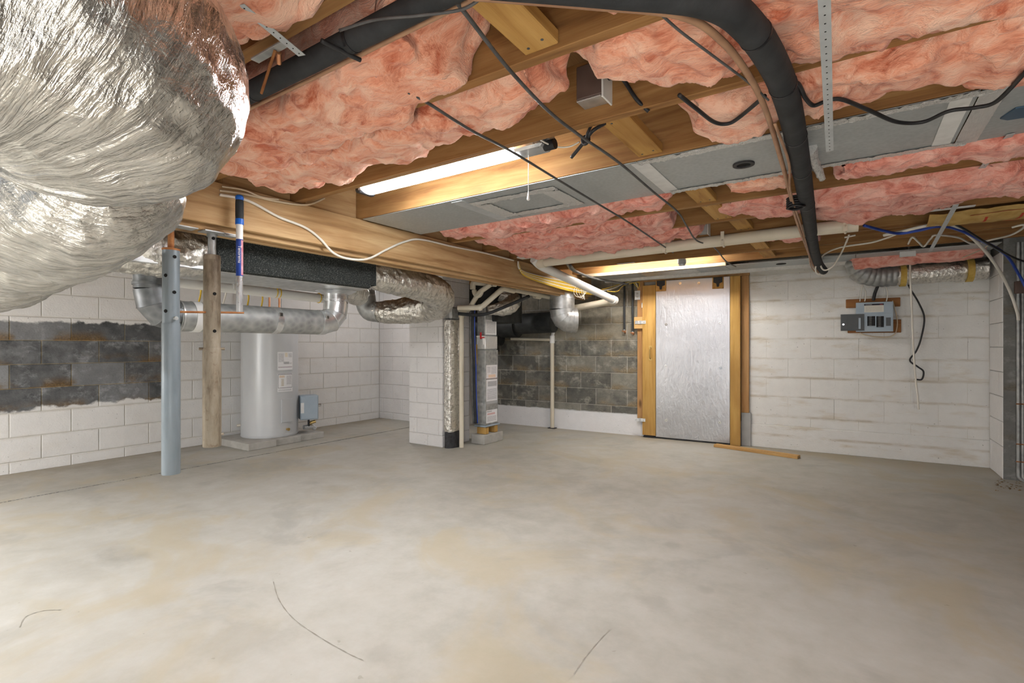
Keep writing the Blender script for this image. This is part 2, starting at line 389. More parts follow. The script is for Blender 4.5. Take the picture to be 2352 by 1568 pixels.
def wob(n, v, big, mid, a=0.30, b=0.10):
    return n.mth('ADD', v, n.mth('ADD', n.mth('MULTIPLY', n.mth('SUBTRACT', big, 0.5), a), n.mth('MULTIPLY', n.mth('SUBTRACT', mid, 0.5), b)))
def left_mask(n, x, y, z, big, mid, r):
    lo = n.step(wob(n, z, big, mid, 0.22, 0.12), 0.575, 0.545)
    hi = n.step(wob(n, z, big, mid, 0.05, 0.10), 1.285, 1.31)
    far = n.step(wob(n, y, big, mid, 0.5, 0.3), 2.36, 2.42)
    return n.mth('MAXIMUM', n.mth('MAXIMUM', lo, hi), far)
def white_mask(n, x, y, z, big, mid, r):
    return n.step(mid, 0.16, 0.22)
def base_mask(n, x, y, z, big, mid, r):
    return n.mth('MULTIPLY', n.step(wob(n, z, big, mid, 0.02, 0.03), 0.265, 0.25), 1.0)
masonry('block_left', (0.075, 0.078, 0.080), (0.20, 0.205, 0.21), (0.76, 0.75, 0.73), (0.115, 0.068, 0.022), left_mask, streak=0.10, joint_dirt=0.25)
masonry('mortar_left', (0.16, 0.14, 0.10), (0.30, 0.26, 0.19), (0.62, 0.60, 0.55), (0.22, 0.12, 0.03), left_mask, True)
masonry('block_back', (0.10, 0.10, 0.092), (0.25, 0.24, 0.205), (0.80, 0.80, 0.81), (0.17, 0.125, 0.07), base_mask, c0=0.345, ch=0.2032, brown=1.0)
masonry('mortar_back', (0.30, 0.285, 0.25), (0.42, 0.40, 0.36), (0.80, 0.80, 0.80), (0.25, 0.2, 0.12), base_mask, True)
masonry('block_white', (0.45, 0.42, 0.36), (0.55, 0.52, 0.46), (0.79, 0.785, 0.76), (0.30, 0.22, 0.12), white_mask, streak=0.5, c0=0.345, ch=0.2032, joint_dirt=0.6)
masonry('mortar_white', (0.30, 0.27, 0.21), (0.42, 0.39, 0.32), (0.72, 0.70, 0.64), (0.30, 0.22, 0.12), white_mask, True, streak=0.6)
masonry('block_pillar', (0.45, 0.42, 0.36), (0.55, 0.52, 0.46), (0.78, 0.765, 0.755), (0.30, 0.22, 0.12), white_mask, streak=0.06)
masonry('mortar_pillar', (0.35, 0.33, 0.30), (0.45, 0.43, 0.40), (0.60, 0.58, 0.56), (0.30, 0.22, 0.12), white_mask, True)
masonry('raw_concrete', (0.11, 0.11, 0.105), (0.20, 0.20, 0.19), (0.8, 0.8, 0.8), (0.12, 0.10, 0.07), lambda n, *a: 0.0)

n = N('floor_concrete'); p = n.pos(); x, y, z = n.sep(p)
c1 = n.noise(p, 0.55, 3, 0.6, 0.6); c2 = n.noise(n.map(p, (1.0, 1.0, 1), (7, 3, 0)), 1.3, 5, 0.64, 0.8); c3 = n.noise(p, 6.0, 5, 0.68); c4 = n.noise(p, 55.0, 2)
col = n.ramp(n.mth('ADD', n.mth('MULTIPLY', c1, 0.55), n.mth('MULTIPLY', c3, 0.45)), [(0.34, (0.36, 0.345, 0.295)), (0.50, (0.45, 0.435, 0.385)), (0.66, (0.52, 0.51, 0.47))])
col = n.mix(n.mth('MULTIPLY', n.step(c2, 0.47, 0.66), 0.55), col, (0.45, 0.385, 0.255))
g2 = n.noise(n.map(p, (1, 1, 1), (2.2, 9.1, 0)), 1.7, 5, 0.64, 0.5)
col = n.mix(n.mth('MULTIPLY', n.step(g2, 0.53, 0.68), 0.55), col, (0.345, 0.335, 0.30))
sp = n.noise(n.map(p, (1, 1, 1), (4, 1, 0)), 14.0, 3)
col = n.mix(n.mth('MULTIPLY', n.step(sp, 0.715, 0.75), 0.35), col, (0.22, 0.19, 0.14))
for (su, sv, sr, dk) in ((1503, 1384, 0.075, 0.5), (1545, 1252, 0.05, 0.4), (1620, 1355, 0.04, 0.35), (560, 1470, 0.16, 0.3), (1385, 1215, 0.10, 0.3), (870, 1500, 0.06, 0.35), (1310, 1262, 0.14, 0.3)):
    q = on_z(su, sv, 0.0)
    vd = n.node('ShaderNodeVectorMath', operation='DISTANCE'); n.put(vd.inputs[0], p); vd.inputs[1].default_value = (q.x, q.y, 0)
    dd_ = n.mth('ADD', vd.outputs['Value'], n.mth('MULTIPLY', n.mth('SUBTRACT', c3, 0.5), sr * 1.1))
    col = n.mix(n.mth('MULTIPLY', n.step(dd_, sr * 1.25, sr * 0.35), dk * 0.75), col, (0.27, 0.255, 0.215))
wall_dirt = n.mth('MAXIMUM', n.step(wob(n, x, c1, c3, 0.5, 0.3), -5.45, -5.85), n.step(wob(n, y, c1, c3, 0.4, 0.3), 5.55, 5.95))
col = n.mix(n.mth('MULTIPLY', wall_dirt, 0.45), col, (0.26, 0.195, 0.11))
n.set(col=col, rough=n.mth('ADD', 0.52, n.mth('MULTIPLY', c3, 0.2)), spec=0.35, normal=n.bump(n.mth('ADD', n.mth('MULTIPLY', c4, 0.3), c3), 0.10, 0.01))
M['floor_concrete'] = n.m

# ------------------------------------------------------------------ mesh helpers
class MB:
    def __init__(self): self.v = []; self.f = []; self.uv = {}
    def add(self, vs, fs):
        o = len(self.v); self.v += [tuple(q) for q in vs]; self.f += [tuple(i + o for i in f) for f in fs]; return self
    def quad(self, a, b, c, d, uv=None):
        if uv: self.uv[len(self.f)] = uv
        return self.add([a, b, c, d], [(0, 1, 2, 3)])
    def box(self, x0, x1, y0, y1, z0, z1, c=0.0):
        x0, x1 = min(x0, x1), max(x0, x1); y0, y1 = min(y0, y1), max(y0, y1); z0, z1 = min(z0, z1), max(z0, z1)
        if c <= 0:
            return self.add([(x0, y0, z0), (x1, y0, z0), (x1, y1, z0), (x0, y1, z0), (x0, y0, z1), (x1, y0, z1), (x1, y1, z1), (x0, y1, z1)],
                            [(3, 2, 1, 0), (4, 5, 6, 7), (0, 1, 5, 4), (1, 2, 6, 5), (2, 3, 7, 6), (3, 0, 4, 7)])
        c = min(c, 0.45 * (x1 - x0), 0.45 * (y1 - y0), 0.45 * (z1 - z0))
        V = []; I = {}
        for sx in (0, 1):
            for sy in (0, 1):
                for sz in (0, 1):
                    X, Y, Z = (x0, x1)[sx], (y0, y1)[sy], (z0, z1)[sz]
                    dx, dy, dz = (c, -c)[sx], (c, -c)[sy], (c, -c)[sz]
                    for k, q in enumerate(((X, Y + dy, Z + dz), (X + dx, Y, Z + dz), (X + dx, Y + dy, Z))):
                        I[sx, sy, sz, k] = len(V); V.append(q)
        Fs = []
        for s in (0, 1):
            for k in range(3):
                def cn(a, b):
                    q = [0, 0, 0]; q[k] = s; q[(k + 1) % 3] = a; q[(k + 2) % 3] = b
                    return I[q[0], q[1], q[2], k]
                loop = [cn(0, 0), cn(1, 0), cn(1, 1), cn(0, 1)]
                Fs.append(tuple(loop if s else loop[::-1]))
        for k in range(3):       # edges along axis k
            i, j = (k + 1) % 3, (k + 2) % 3
            for a in (0, 1):
                for b in (0, 1):
                    def cn(t, face):
                        q = [0, 0, 0]; q[k] = t; q[i] = a; q[j] = b
                        return I[q[0], q[1], q[2], face]
                    loop = [cn(0, i), cn(1, i), cn(1, j), cn(0, j)]
                    Fs.append(tuple(loop if a == b else loop[::-1])[::-1])
        for sx in (0, 1):
            for sy in (0, 1):
                for sz in (0, 1):
                    t = (I[sx, sy, sz, 0], I[sx, sy, sz, 1], I[sx, sy, sz, 2])
                    Fs.append(t if (sx + sy + sz) % 2 else t[::-1])
        return self.add(V, Fs)
    def tube(self, pts, r, seg=10, cap=True, flat=1.0):
        pts = [Vector(p) for p in pts]; n = len(pts)
        rad = r if isinstance(r, (list, tuple)) else [r] * n
        o = len(self.v); up = None; rings = []
        for i in range(n):
            t = (pts[min(i + 1, n - 1)] - pts[max(i - 1, 0)])
            if t.length < 1e-9: t = Vector((0, 0, 1))
            t.normalize()
            if up is None:
                a = Vector((0, 0, 1)) if abs(t.z) < 0.9 else Vector((0, 1, 0))
                up = (a - t * a.dot(t)).normalized()
            else:
                up = (up - t * up.dot(t))
                up = up.normalized() if up.length > 1e-6 else t.orthogonal().normalized()
            sd = t.cross(up)
            rings.append([pts[i] + (sd * math.cos(2 * PI * k / seg) + up * math.sin(2 * PI * k / seg) * flat) * rad[i] for k in range(seg)])
        for q in rings: self.v += [tuple(w_) for w_ in q]
        for i in range(n - 1):
            for k in range(seg):
                k2 = (k + 1) % seg
                self.f.append((o + i * seg + k, o + i * seg + k2, o + (i + 1) * seg + k2, o + (i + 1) * seg + k))
        if cap:
            self.f.append(tuple(o + k for k in range(seg))[::-1])
            self.f.append(tuple(o + (n - 1) * seg + k for k in range(seg)))
        return self
    def lathe(self, prof, seg=32, center=(0, 0)):
        o = len(self.v); cx, cy = center
        for r, z in prof:
            for k in range(seg):
                a = 2 * PI * k / seg
                self.v.append((cx + r * math.cos(a), cy + r * math.sin(a), z))
        for i in range(len(prof) - 1):
            for k in range(seg):
                k2 = (k + 1) % seg
                self.f.append((o + i * seg + k, o + i * seg + k2, o + (i + 1) * seg + k2, o + (i + 1) * seg + k))
        self.f.append(tuple(o + k for k in range(seg))[::-1])
        self.f.append(tuple(o + (len(prof) - 1) * seg + k for k in range(seg)))
        return self
    def prism(self, poly, axis, a, b):
        """poly of 2D points extruded along axis from a to b"""
        def p3(q, t):
            return {'X': (t, q[0], q[1]), 'Y': (q[0], t, q[1]), 'Z': (q[0], q[1], t)}[axis]
        k = len(poly)
        return self.add([p3(q, a) for q in poly] + [p3(q, b) for q in poly],
                        [tuple(range(k))[::-1], tuple(range(k, 2 * k))] + [(i, (i + 1) % k, k + (i + 1) % k, k + i) for i in range(k)])
    def xf(self, mat):
        self.v = [tuple(mat @ Vector(q)) for q in self.v]; return self
    def make(self, name, m, parent=None, smooth=None):
        me = bpy.data.meshes.new(name); me.from_pydata(self.v, [], self.f)
        if self.uv:
            l = me.uv_layers.new(name='UVMap')
            for fi, co in self.uv.items():
                for li, c in zip(me.polygons[fi].loop_indices, co): l.data[li].uv = c
        me.materials.append(M[m] if isinstance(m, str) else m)
        return place(name, me, parent, smooth)
def place(name, me, parent=None, smooth=None):
    if smooth is not None:
        me.polygons.foreach_set('use_smooth', [True] * len(me.polygons))
        if smooth > 0: me.set_sharp_from_angle(angle=math.radians(smooth))
    o = bpy.data.objects.new(name, me); COL.objects.link(o)
    if parent: o.parent = parent
    return o
def fixn(o):
    bm = bmesh.new(); bm.from_mesh(o.data); bmesh.ops.recalc_face_normals(bm, faces=bm.faces); bm.to_mesh(o.data); bm.free(); return o
def tag(o, label, cat, group=None, kind=None):
    o['label'] = label; o['category'] = cat
    if group: o['group'] = group
    if kind: o['kind'] = kind
    return o
def struct(o, label=None):
    o['kind'] = 'structure'
    if label: o['label'] = label
    return o
def empty(name, label, cat, loc=(0, 0, 0), rz=0.0, group=None):
    o = bpy.data.objects.new(name, None); COL.objects.link(o)
    o.location = loc; o.rotation_euler = (0, 0, rz); o.empty_display_size = 0.05
    return tag(o, label, cat, group)
def wall_empty(name, label, cat, group=None):
    """an Empty in the back wall's own frame: x along the wall, -y out of it"""
    return empty(name, label, cat, (WX, WY, 0), WA, group)
def smooth_path(pts, sub=8):
    P = [Vector(p) for p in pts]; out = []
    for i in range(len(P) - 1):
        p0, p1, p2, p3 = P[max(i - 1, 0)], P[i], P[i + 1], P[min(i + 2, len(P) - 1)]
        for k in range(sub):
            t = k / sub
            out.append(0.5 * ((2 * p1) + (p2 - p0) * t + (2 * p0 - 5 * p1 + 4 * p2 - p3) * t * t + (3 * p1 - p0 - 3 * p2 + p3) * t ** 3))
    out.append(P[-1]); return out
def arc_corner(pts, rad, sub=6):
    """polyline with rounded corners"""
    P = [Vector(p) for p in pts]; out = [P[0]]
    for i in range(1, len(P) - 1):
        a, b, c = P[i - 1], P[i], P[i + 1]
        d1 = min(rad, (a - b).length * 0.49); d2 = min(rad, (c - b).length * 0.49)
        p, q = b + (a - b).normalized() * d1, b + (c - b).normalized() * d2
        for k in range(sub + 1):
            t = k / sub
            out.append((1 - t) ** 2 * p + 2 * t * (1 - t) * b + t * t * q)
    out.append(P[-1]); return out
def cable(name, pts, r, m, label, cat='cable', group=None, sub=8, seg=8, parent=None):
    o = MB().tube(smooth_path(pts, sub), r, seg).make(name, m, parent, 0)
    if parent is None: tag(o, label, cat, group)
    return o
def interp(tab, x):
    if x <= tab[0][0]: return tab[0][1]
    for (a, b), (c, d) in zip(tab, tab[1:]):
        if x <= c: return b + (d - b) * (x - a) / (c - a)
    return tab[-1][1]
def sstep(a, b, x):
    t = max(0.0, min(1.0, (x - a) / (b - a))); return t * t * (3 - 2 * t)

# ------------------------------------------------------------------ the shell
XL, XR, YB, ZJ, ZT = -5.87, 3.0, -3.4, 1.92, 2.155
JX = -4.87                                                  # joint in the floor
fl = MB()
fl.box(JX + 0.006, XR, YB, 6.4, -0.12, 0.0)
fl.box(XL - 0.1, JX - 0.006, YB, 6.4, -0.12, 0.004)
fl.box(JX - 0.006, JX + 0.006, YB, 6.4, -0.12, -0.012)
floor = fl.make('floor', 'floor_concrete')
struct(floor, 'worn beige concrete floor with a straight joint along the left wall')
jt = MB()                                                   # crumbling filler that shows as a dashed dark line
for i in range(240):
    y = 0.2 + i * 0.0215
    jt.box(JX - 0.006, JX + 0.006, y, y + 0.012 + random.random() * 0.006, -0.012, -0.002 + random.random() * 0.003)
jo = jt.make('joint_filler', 'black_rubber', floor); jo['kind'] = 'stuff'

_bc = {}
def block_mesh(w_, h, m, d=0.05):
    key = (round(w_, 3), round(h, 3), m)
    if key not in _bc:
        c = 0.0018 if m == 'block_white' else 0.0035 if m == 'block_left' else 0.0045
        b = MB(); x, z = w_ / 2, h / 2
        b.add([(-x, d, -z), (x, d, -z), (x, d, z), (-x, d, z), (-x, c, -z), (x, c, -z), (x, c, z), (-x, c, z),
               (-x + c, 0, -z + c), (x - c, 0, -z + c), (x - c, 0, z - c), (-x + c, 0, z - c)],
              [(0, 1, 5, 4), (1, 2, 6, 5), (2, 3, 7, 6), (3, 0, 4, 7), (4, 5, 9, 8), (5, 6, 10, 9), (6, 7, 11, 10), (7, 4, 8, 11), (8, 9, 10, 11)])
        me = bpy.data.meshes.new('block'); me.from_pydata(b.v, [], b.f); me.materials.append(M[m]); _bc[key] = me
    return _bc[key]
def courses(parent, s0, s1, z0, z1, first, ch, m, joint, L=0.4065, ph=0.0, to=None, rz=0.0, jit=0.0015, skip=None):
    """a running-bond block field: `to` maps (s, z) to world/parent space of the face"""
    k = 0; za = z0; zb = first
    while za < z1 - 0.02:
        zb = min(zb, z1)
        off = ph + (0.5 * L if k % 2 else 0.0)
        s = s0 - (s0 - off) % L
        while s < s1 - 0.005:
            a, b = max(s, s0), min(s + L, s1)
            if b - a > 0.03 and not (skip and skip((a + b) / 2, (za + zb) / 2)):
                o = bpy.data.objects.new('block', block_mesh(b - a - joint, zb - za - joint, m)); COL.objects.link(o)
                p = Vector(to((a + b) / 2, (za + zb) / 2))
                n_ = random.uniform(-jit, jit)
                o.parent = parent; o.rotation_euler = (0, 0, rz)
                o.location = p + Vector((math.sin(rz), -math.cos(rz), 0)) * n_
            s += L
        za = zb; zb = za + ch; k += 1

# left wall: slab of mortar with one object per block in the part the room shows
wl = MB(); wl.box(XL - 0.2, XL - 0.005, YB, 6.0, 0, 2.2)
wall_left = wl.make('wall_left', 'mortar_left'); struct(wall_left, 'left block wall, bare dark band between white painted courses')
courses(wall_left, 0.55, 5.2, 0.0, 1.95, 0.100, 0.2063, 'block_left', 0.007, ph=1.182, rz=PI / 2, to=lambda s, z: (XL, s, z))
# back wall, and its corner section which stands further forward
wb = MB(); wb.box(-0.35, 6.2, 0.006, 0.25, 0, 2.2)
wall_back = wb.make('wall_back', 'mortar_back'); wall_back.location = (WX, WY, 0); wall_back.rotation_euler = (0, 0, WA)
struct(wall_back, 'back block wall, grey left of the door and white right of it')
wbb = MB(); wbb.box(-0.30, 2.02, 0.0015, 0.02, 0.0, 0.245); wbb.make('painted_base', 'block_back', wall_back)
courses(wall_back, -0.3, 2.0, 0.245, 1.95, 0.345, 0.2032, 'block_back', 0.009, ph=0.02, to=lambda s, z: (s, 0, z))
ww = MB(); ww.box(3.2, 5.16, 0.003, 0.02, 0.0, 2.0); ww.make('mortar', 'mortar_white', wall_back)
courses(wall_back, 3.21, 5.145, 0.245, 1.84, 0.345, 0.2032, 'block_white', 0.0016, ph=0.12, to=lambda s, z: (s, 0, z), jit=0.0025)
wp = MB(); wp.box(3.21, 5.145, -0.012, 0.02, 0.0, 0.243, 0.004); wp.make('plaster_base', 'block_white', wall_back)
YC = 5.20
wc = MB(); wc.box(XL - 0.1, -4.32, YC + 0.005, YC + 0.8, 0, 2.2)
wall_corner = wc.make('wall_corner', 'mortar_pillar'); struct(wall_corner, 'white block wall in the far left corner')
courses(wall_corner, XL, -4.32, 0.0, 1.95, 0.100, 0.2063, 'block_pillar', 0.007, ph=0.1, to=lambda s, z: (s, YC, z))
# right wall: short white return, raw concrete beyond it
c0 = wall_pt(5.145, 0, 0)
wr = MB(); wr.box(c0.x + 0.006, XR, 5.63, 6.4, 0, 2.2)
wall_right = wr.make('wall_right', 'raw_concrete'); struct(wall_right, 'short white block return at the right with a raw grey edge')
courses(wall_right, 5.632, c0.y + 0.01, 0.0, 1.86, 0.26, 0.2032, 'block_pillar', 0.004, L=0.5, ph=5.5, rz=-PI / 2, to=lambda s, z: (c0.x, s, z))
wo = MB(); wo.box(XR, XR + 0.2, YB, 6.4, 0, 2.2); struct(wo.make('wall_side', 'raw_concrete'), 'plain grey block side wall out of the picture')
wq = MB(); wq.box(XL - 0.2, -3.0, YB - 0.2, YB, 0, 2.2); wq.box(1.8, XR + 0.2, YB - 0.2, YB, 0, 2.2); wq.box(-3.0, 1.8, YB - 0.2, YB, 1.95, 2.2)  # wide gap added in this unseen wall to let fill light in
struct(wq.make('wall_rear', 'block_white'), 'rear wall behind the viewer with a wide opening added for fill light')

# ------------------------------------------------------------------ ceiling: subfloor, joists, blocking
ce = MB(); ce.box(XL - 0.1, XR, YB, 6.4, ZT, ZT + 0.03)
ceiling = ce.make('ceiling', 'subfloor_wood'); struct(ceiling, 'open joist ceiling under a wooden subfloor')
JF = [-3.0, -2.52, -2.04, -1.56, -1.08, -0.6, -0.13, 0.34, 0.81, 1.297, 1.777, 2.253, 2.75, 3.165, 3.637, 4.07, 4.50, 4.94, 5.40]   # far edges
JT = 0.040
_jm = {}
for y in JF:
    m = 'joist_wood'
    if 'j' not in _jm:
        o = MB().box(-2.80, XR, -JT / 2, JT / 2, ZJ, ZT, 0.002).make('joist', m, ceiling); _jm['j'] = o.data
        p = MB().box(XL, -2.70, -JT / 2, JT / 2, ZJ, ZT, 0.002).make('joist', m, ceiling); _jm['l'] = p.data
    else:
        o = place('joist', _jm['j'], ceiling); p = place('joist', _jm['l'], ceiling)
    o.location = (0, y - JT / 2, 0); p.location = (0, y - JT / 2 + 0.046, 0)
bk = None
for a, b in zip(JF[7:], JF[8:]):
    gap = b - JT - a
    if a not in (2.253, 1.297):
        o = MB().box(-0.055, 0.055, a + 0.002, b - JT - 0.002, ZJ + 0.012, ZJ + 0.052, 0.003).make('blocking', 'block_wood', ceiling)
        o.location = (-0.735 if a < 2 else -0.70 if a < 3.4 else -0.63, 0, 0)
        for nx_, ny_ in ((-0.028, b - JT - 0.03), (0.026, b - JT - 0.045), (-0.02, a + 0.04)):
            MB().lathe([(0.0045, ZJ + 0.0105), (0.0045, ZJ + 0.013)], 10, (nx_, ny_)).make('nail', 'panel_dark', o)
    MB().box(-2.76, -2.72, a + 0.05, b - JT - 0.002, ZJ, ZT - 0.001, 0.002).make('blocking', 'beam_wood', ceiling)

# ------------------------------------------------------------------ main beam
beam = empty('support_beam', 'long built-up wooden beam carrying the joists across the room', 'beam', (-2.74, 0, 1.66))
for i, (xa, xb, za, zb) in enumerate([(-2.72, -2.68, 1.700, 1.918), (-2.762, -2.722, 1.672, 1.912), (-2.804, -2.764, 1.660, 1.912)]):
    o = MB().box(xa + 2.74, xb + 2.74, YB, 5.80, za - 1.66, zb - 1.66, 0.003).make('beam_ply', 'beam_wood', beam)

# ------------------------------------------------------------------ pink insulation between the joists
def batt(label, zb, y0, y1, seed, ov=0.0, ylim=None, m='pink_wool', amp=1.0, ends=(0.10, 0.10), name='insulation_batt', res=0.010, group='pink batts between the joists', ztop=2.12, ovx=None):
    x0, x1 = zb[0][0], zb[-1][0]
    nx = max(8, int((x1 - x0) / res)); nt = 52
    sd = Vector((seed * 3.17, seed * 1.73, seed * 5.1))
    V = []; Fc = []
    for i in range(nx + 1):
        x = x0 + (x1 - x0) * i / nx
        e0 = sstep(0.0, ends[0], x - x0) if ends[0] else 1.0
        e1 = sstep(0.0, ends[1], x1 - x) if ends[1] else 1.0
        e = (e0 * e1) ** 0.45
        b = interp(zb, x)
        yy1 = interp(ylim, x) if ylim else y1
        yc, half = (y0 + yy1) / 2, (yy1 - y0) / 2
        D = (ztop - b) * (0.12 + 0.88 * e)
        o_ = ov if ovx is None else ov * interp(ovx, x)
        for j in range(nt):
            th = PI * j / (nt - 1)
            c, s = math.cos(th), math.sin(th)
            cy = math.copysign(abs(c) ** 0.5, -c); sz = abs(s) ** 0.42
            y = yc + half * cy; z = ztop - D * sz
            p = Vector((x, y, z))
            wv = noise.turbulence_vector(p * 4.5 + sd, 2, False) * 0.05
            q = p + wv
            n1 = noise.fractal(q * 6.0 + sd, 1.0, 2.1, 3)
            n2 = noise.ridged_multi_fractal(Vector((q.x * 9.0, q.y * 13.0, q.z * 13.0)) + sd, 1.0, 2.2, 4, 1.0, 2.0) - 1.2
            n3 = noise.fractal(Vector((q.x * 30.0, q.y * 40.0, q.z * 40.0)) + sd, 0.8, 2.1, 3)
            k = amp * min(1.0, sz * 1.2)
            n4 = noise.fractal(Vector((q.x * 20.0, q.y * 55.0, q.z * 55.0)) + sd * 2 + wv * 30.0, 0.7, 2.2, 3)
            dz = (0.030 * n1 - 0.011 * n2 + 0.006 * n3 + 0.005 * n4) * k
            z -= dz
            y += 0.030 * n1 * k * (0.3 + abs(cy)) * (1 if cy > 0 else -1)
            x_ = x + 0.05 * noise.noise(p * 7.0 - sd) * k + wv.x * (1.3 if e < 0.98 else 0.3)
            if z < 1.915:
                t = sstep(1.915, 1.885, z)
                if y > yc: y = yc + (y - yc) * (1 + o_ / half * t)
                y = max(y0 + 0.002, min(y1 - 0.002 + o_ * t * 1.25, y))
            else:
                y = max(y0 + 0.003, min(y1 - 0.003, y))
            V.append((x_, y, min(z, ZT - 0.004)))
    for i in range(nx):
        for j in range(nt - 1):
            a = i * nt + j
            Fc.append((a, a + 1, a + nt + 1, a + nt))
    Fc.append(tuple(range(nt))[::-1]); Fc.append(tuple(nx * nt + j for j in range(nt)))
    mb = MB(); mb.v = V; mb.f = Fc
    o = mb.make(name, m, None, 0)
    return tag(o, label, 'insulation', group)

J = JF
def bay(i): return J[i] + 0.001, J[i + 1] - JT - 0.001     # i = index of near joist
b0, b1, b2, b3, b5, b6, b7, b8 = bay(7), bay(8), bay(9), bay(10), bay(12), bay(13), bay(14), bay(15)
batt('salmon pink batt at the top left edge, touching the foil duct', [(-2.4, 1.88), (-1.3, 1.87), (0.3, 1.9)], *b0, 1, 0.0)
batt('large sagging salmon batt between foil duct and black pipe', [(-2.55, 1.95), (-2.2, 1.83), (-1.6, 1.83), (-1.2, 1.855), (-0.9, 1.87)], 0.915, b1[1], 2, 0.055, ends=(0.15, 0.14), ovx=[(-2.4, 0.4), (-2.1, 1), (-1.4, 1), (-1.15, 0.1), (-0.9, 0.0)])
batt('pink tufts hanging at the top edge beside the nailed wood block', [(-0.52, 1.90), (0.0, 1.88), (1.2, 1.88)], *b1, 3, 0.0, ends=(0.12, 0.1))
batt('pink batt above the glowing tube light, left of the junction box', [(-2.6, 1.9), (-2.2, 1.885), (-1.5, 1.875), (-1.0, 1.885), (-0.72, 1.89)], *b2, 4, 0.0, ylim=[(-2.6, 1.66), (-1.3, 1.60), (-0.72, 1.50)], ends=(0.1, 0.12))
batt('broad peach batt crossed by the thick black pipe at upper right', [(-0.74, 1.90), (-0.45, 1.872), (-0.1, 1.878), (0.5, 1.865), (1.7, 1.87)], *b2, 5, 0.02, ylim=[(-0.74, 1.50), (-0.35, 1.60), (-0.12, 1.735), (1.7, 1.735)], ends=(0.16, 0.1))
batt('long pink batt just above the grey metal duct, right of the light', [(-0.57, 1.93), (-0.40, 1.86), (-0.1, 1.875), (0.4, 1.87), (1.7, 1.87)], *b3, 6, 0.015, ylim=[(-0.57, 2.0), (-0.42, 2.16), (-0.32, 2.15), (-0.2, 2.03), (0.2, 2.06), (0.55, 2.20), (1.7, 2.21)], ends=(0.12, 0.1))
batt('pink batt below the foil patched duct, left of the wood block', [(-2.62, 1.93), (-2.2, 1.885), (-1.4, 1.885), (-0.78, 1.90)], *b5, 7, 0.0, ylim=[(-2.62, 3.12), (-1.3, 3.10), (-0.95, 2.98), (-0.78, 2.86)], m='pink_wool_rosy', ends=(0.1, 0.08))
batt('thin strip of pink wool under the taped duct edge', [(-0.58, 1.90), (-0.4, 1.885), (-0.22, 1.89)], b5[0], b5[1], 8, 0.0, ylim=[(-0.58, 2.86), (-0.22, 2.92)], ends=(0.06, 0.06))
batt('pink batt below the metal duct at the right edge', [(-0.13, 1.89), (0.3, 1.88), (1.5, 1.88)], b5[0], b5[1], 9, 0.0, ylim=[(-0.13, 2.92), (0.3, 2.98), (0.7, 3.10), (1.5, 3.10)], m='pink_wool_rosy', ends=(0.08, 0.1))
batt('torn rosy batt with a hole, left end against the main beam', [(-2.62, 1.95), (-2.3, 1.88), (-1.5, 1.87), (-0.97, 1.89)], *b6, 10, 0.02, m='pink_wool_rosy', ends=(0.14, 0.08))
batt('thick rosy batt right of the refrigerant pipe, two straps over it', [(-0.69, 1.91), (-0.4, 1.89), (-0.1, 1.855), (0.5, 1.845), (1.5, 1.86)], *b6, 11, 0.03, m='pink_wool_rosy', ends=(0.08, 0.1), ovx=[(-0.7, 0.1), (-0.2, 0.5), (0.1, 1.6), (1.5, 1.6)])
batt('pink batt in front of the white drain pipe, left of the box', [(-2.62, 1.93), (-2.2, 1.865), (-1.3, 1.875), (-0.84, 1.90)], *b7, 12, 0.02, m='pink_wool_rosy', ends=(0.12, 0.14))
batt('ragged pink batt hanging over the right end of drain pipe', [(-0.25, 1.93), (0.0, 1.88), (0.35, 1.885), (0.62, 1.92)], *b7, 13, 0.01, m='pink_wool_rosy', ends=(0.1, 0.12))
batt('small pink scrap behind the white drain pipe', [(-0.62, 1.93), (-0.4, 1.88), (-0.18, 1.87)], *b8, 14, 0.0, m='pink_wool_rosy', ends=(0.14, 0.05))
batt('dull red wool roll stuffed above the silver wall duct', [(0.02, 1.80), (0.4, 1.81), (0.95, 1.83)], 5.66, 5.80, 15, 0.0, m='pink_wool_rosy', amp=0.5, ends=(0.03, 0.05), ztop=1.90, group=None)

# ------------------------------------------------------------------ sheet metal pan under the joists (duct in the ceiling)
def pan(name, label, y0, y1, xs, z, m='sheet_metal', holes=()):
    root = empty(name, label, 'duct', (xs[0], y0, z))
    L = Vector((xs[0], y0, z))
    for a, b in zip(xs, xs[1:]):
        mb = MB(); mb.box(a + 0.002, b - 0.002, y0, y1, z, z + 0.003)
        mb.xf(Matrix.Translation(-L)); mb.make('panel', m, root)
    return root, L
pan1, L1 = pan('ceiling_duct', 'long grey sheet metal duct panel beside the tube light', 2.215, 2.752, (-2.66, -1.75, -0.80, 0.36, 2.2), 1.914)
def crumpled(name, m, parent, L, x0, x1, y0, y1, z, amp=0.004, nx=60, ny=8, seed=0):
    mb = MB()
    for i in range(nx + 1):
        for j in range(ny + 1):
            x = x0 + (x1 - x0) * i / nx; y = y0 + (y1 - y0) * j / ny
            p = Vector((x * 40, y * 60, seed))
            ed = 0.006 * noise.noise(p * 0.6) if j in (0, ny) else 0
            mb.v.append((x - L.x, y + ed - L.y, z - abs(noise.fractal(p, 1, 2, 2)) * amp - L.z))
    for i in range(nx):
        for j in range(ny):
            a = i * (ny + 1) + j; mb.f.append((a, a + ny + 1, a + ny + 2, a + 1))
            mb.uv[len(mb.f) - 1] = [(i / nx * 4, j / ny), ((i + 1) / nx * 4, j / ny), ((i + 1) / nx * 4, (j + 1) / ny), (i / nx * 4, (j + 1) / ny)]
    return mb.make(name, m, parent, 0)
crumpled('foil_tape', 'foil_tape', pan1, L1, -0.80, 0.40, 2.206, 2.252, 1.911, 0.009, nx=160, seed=1)
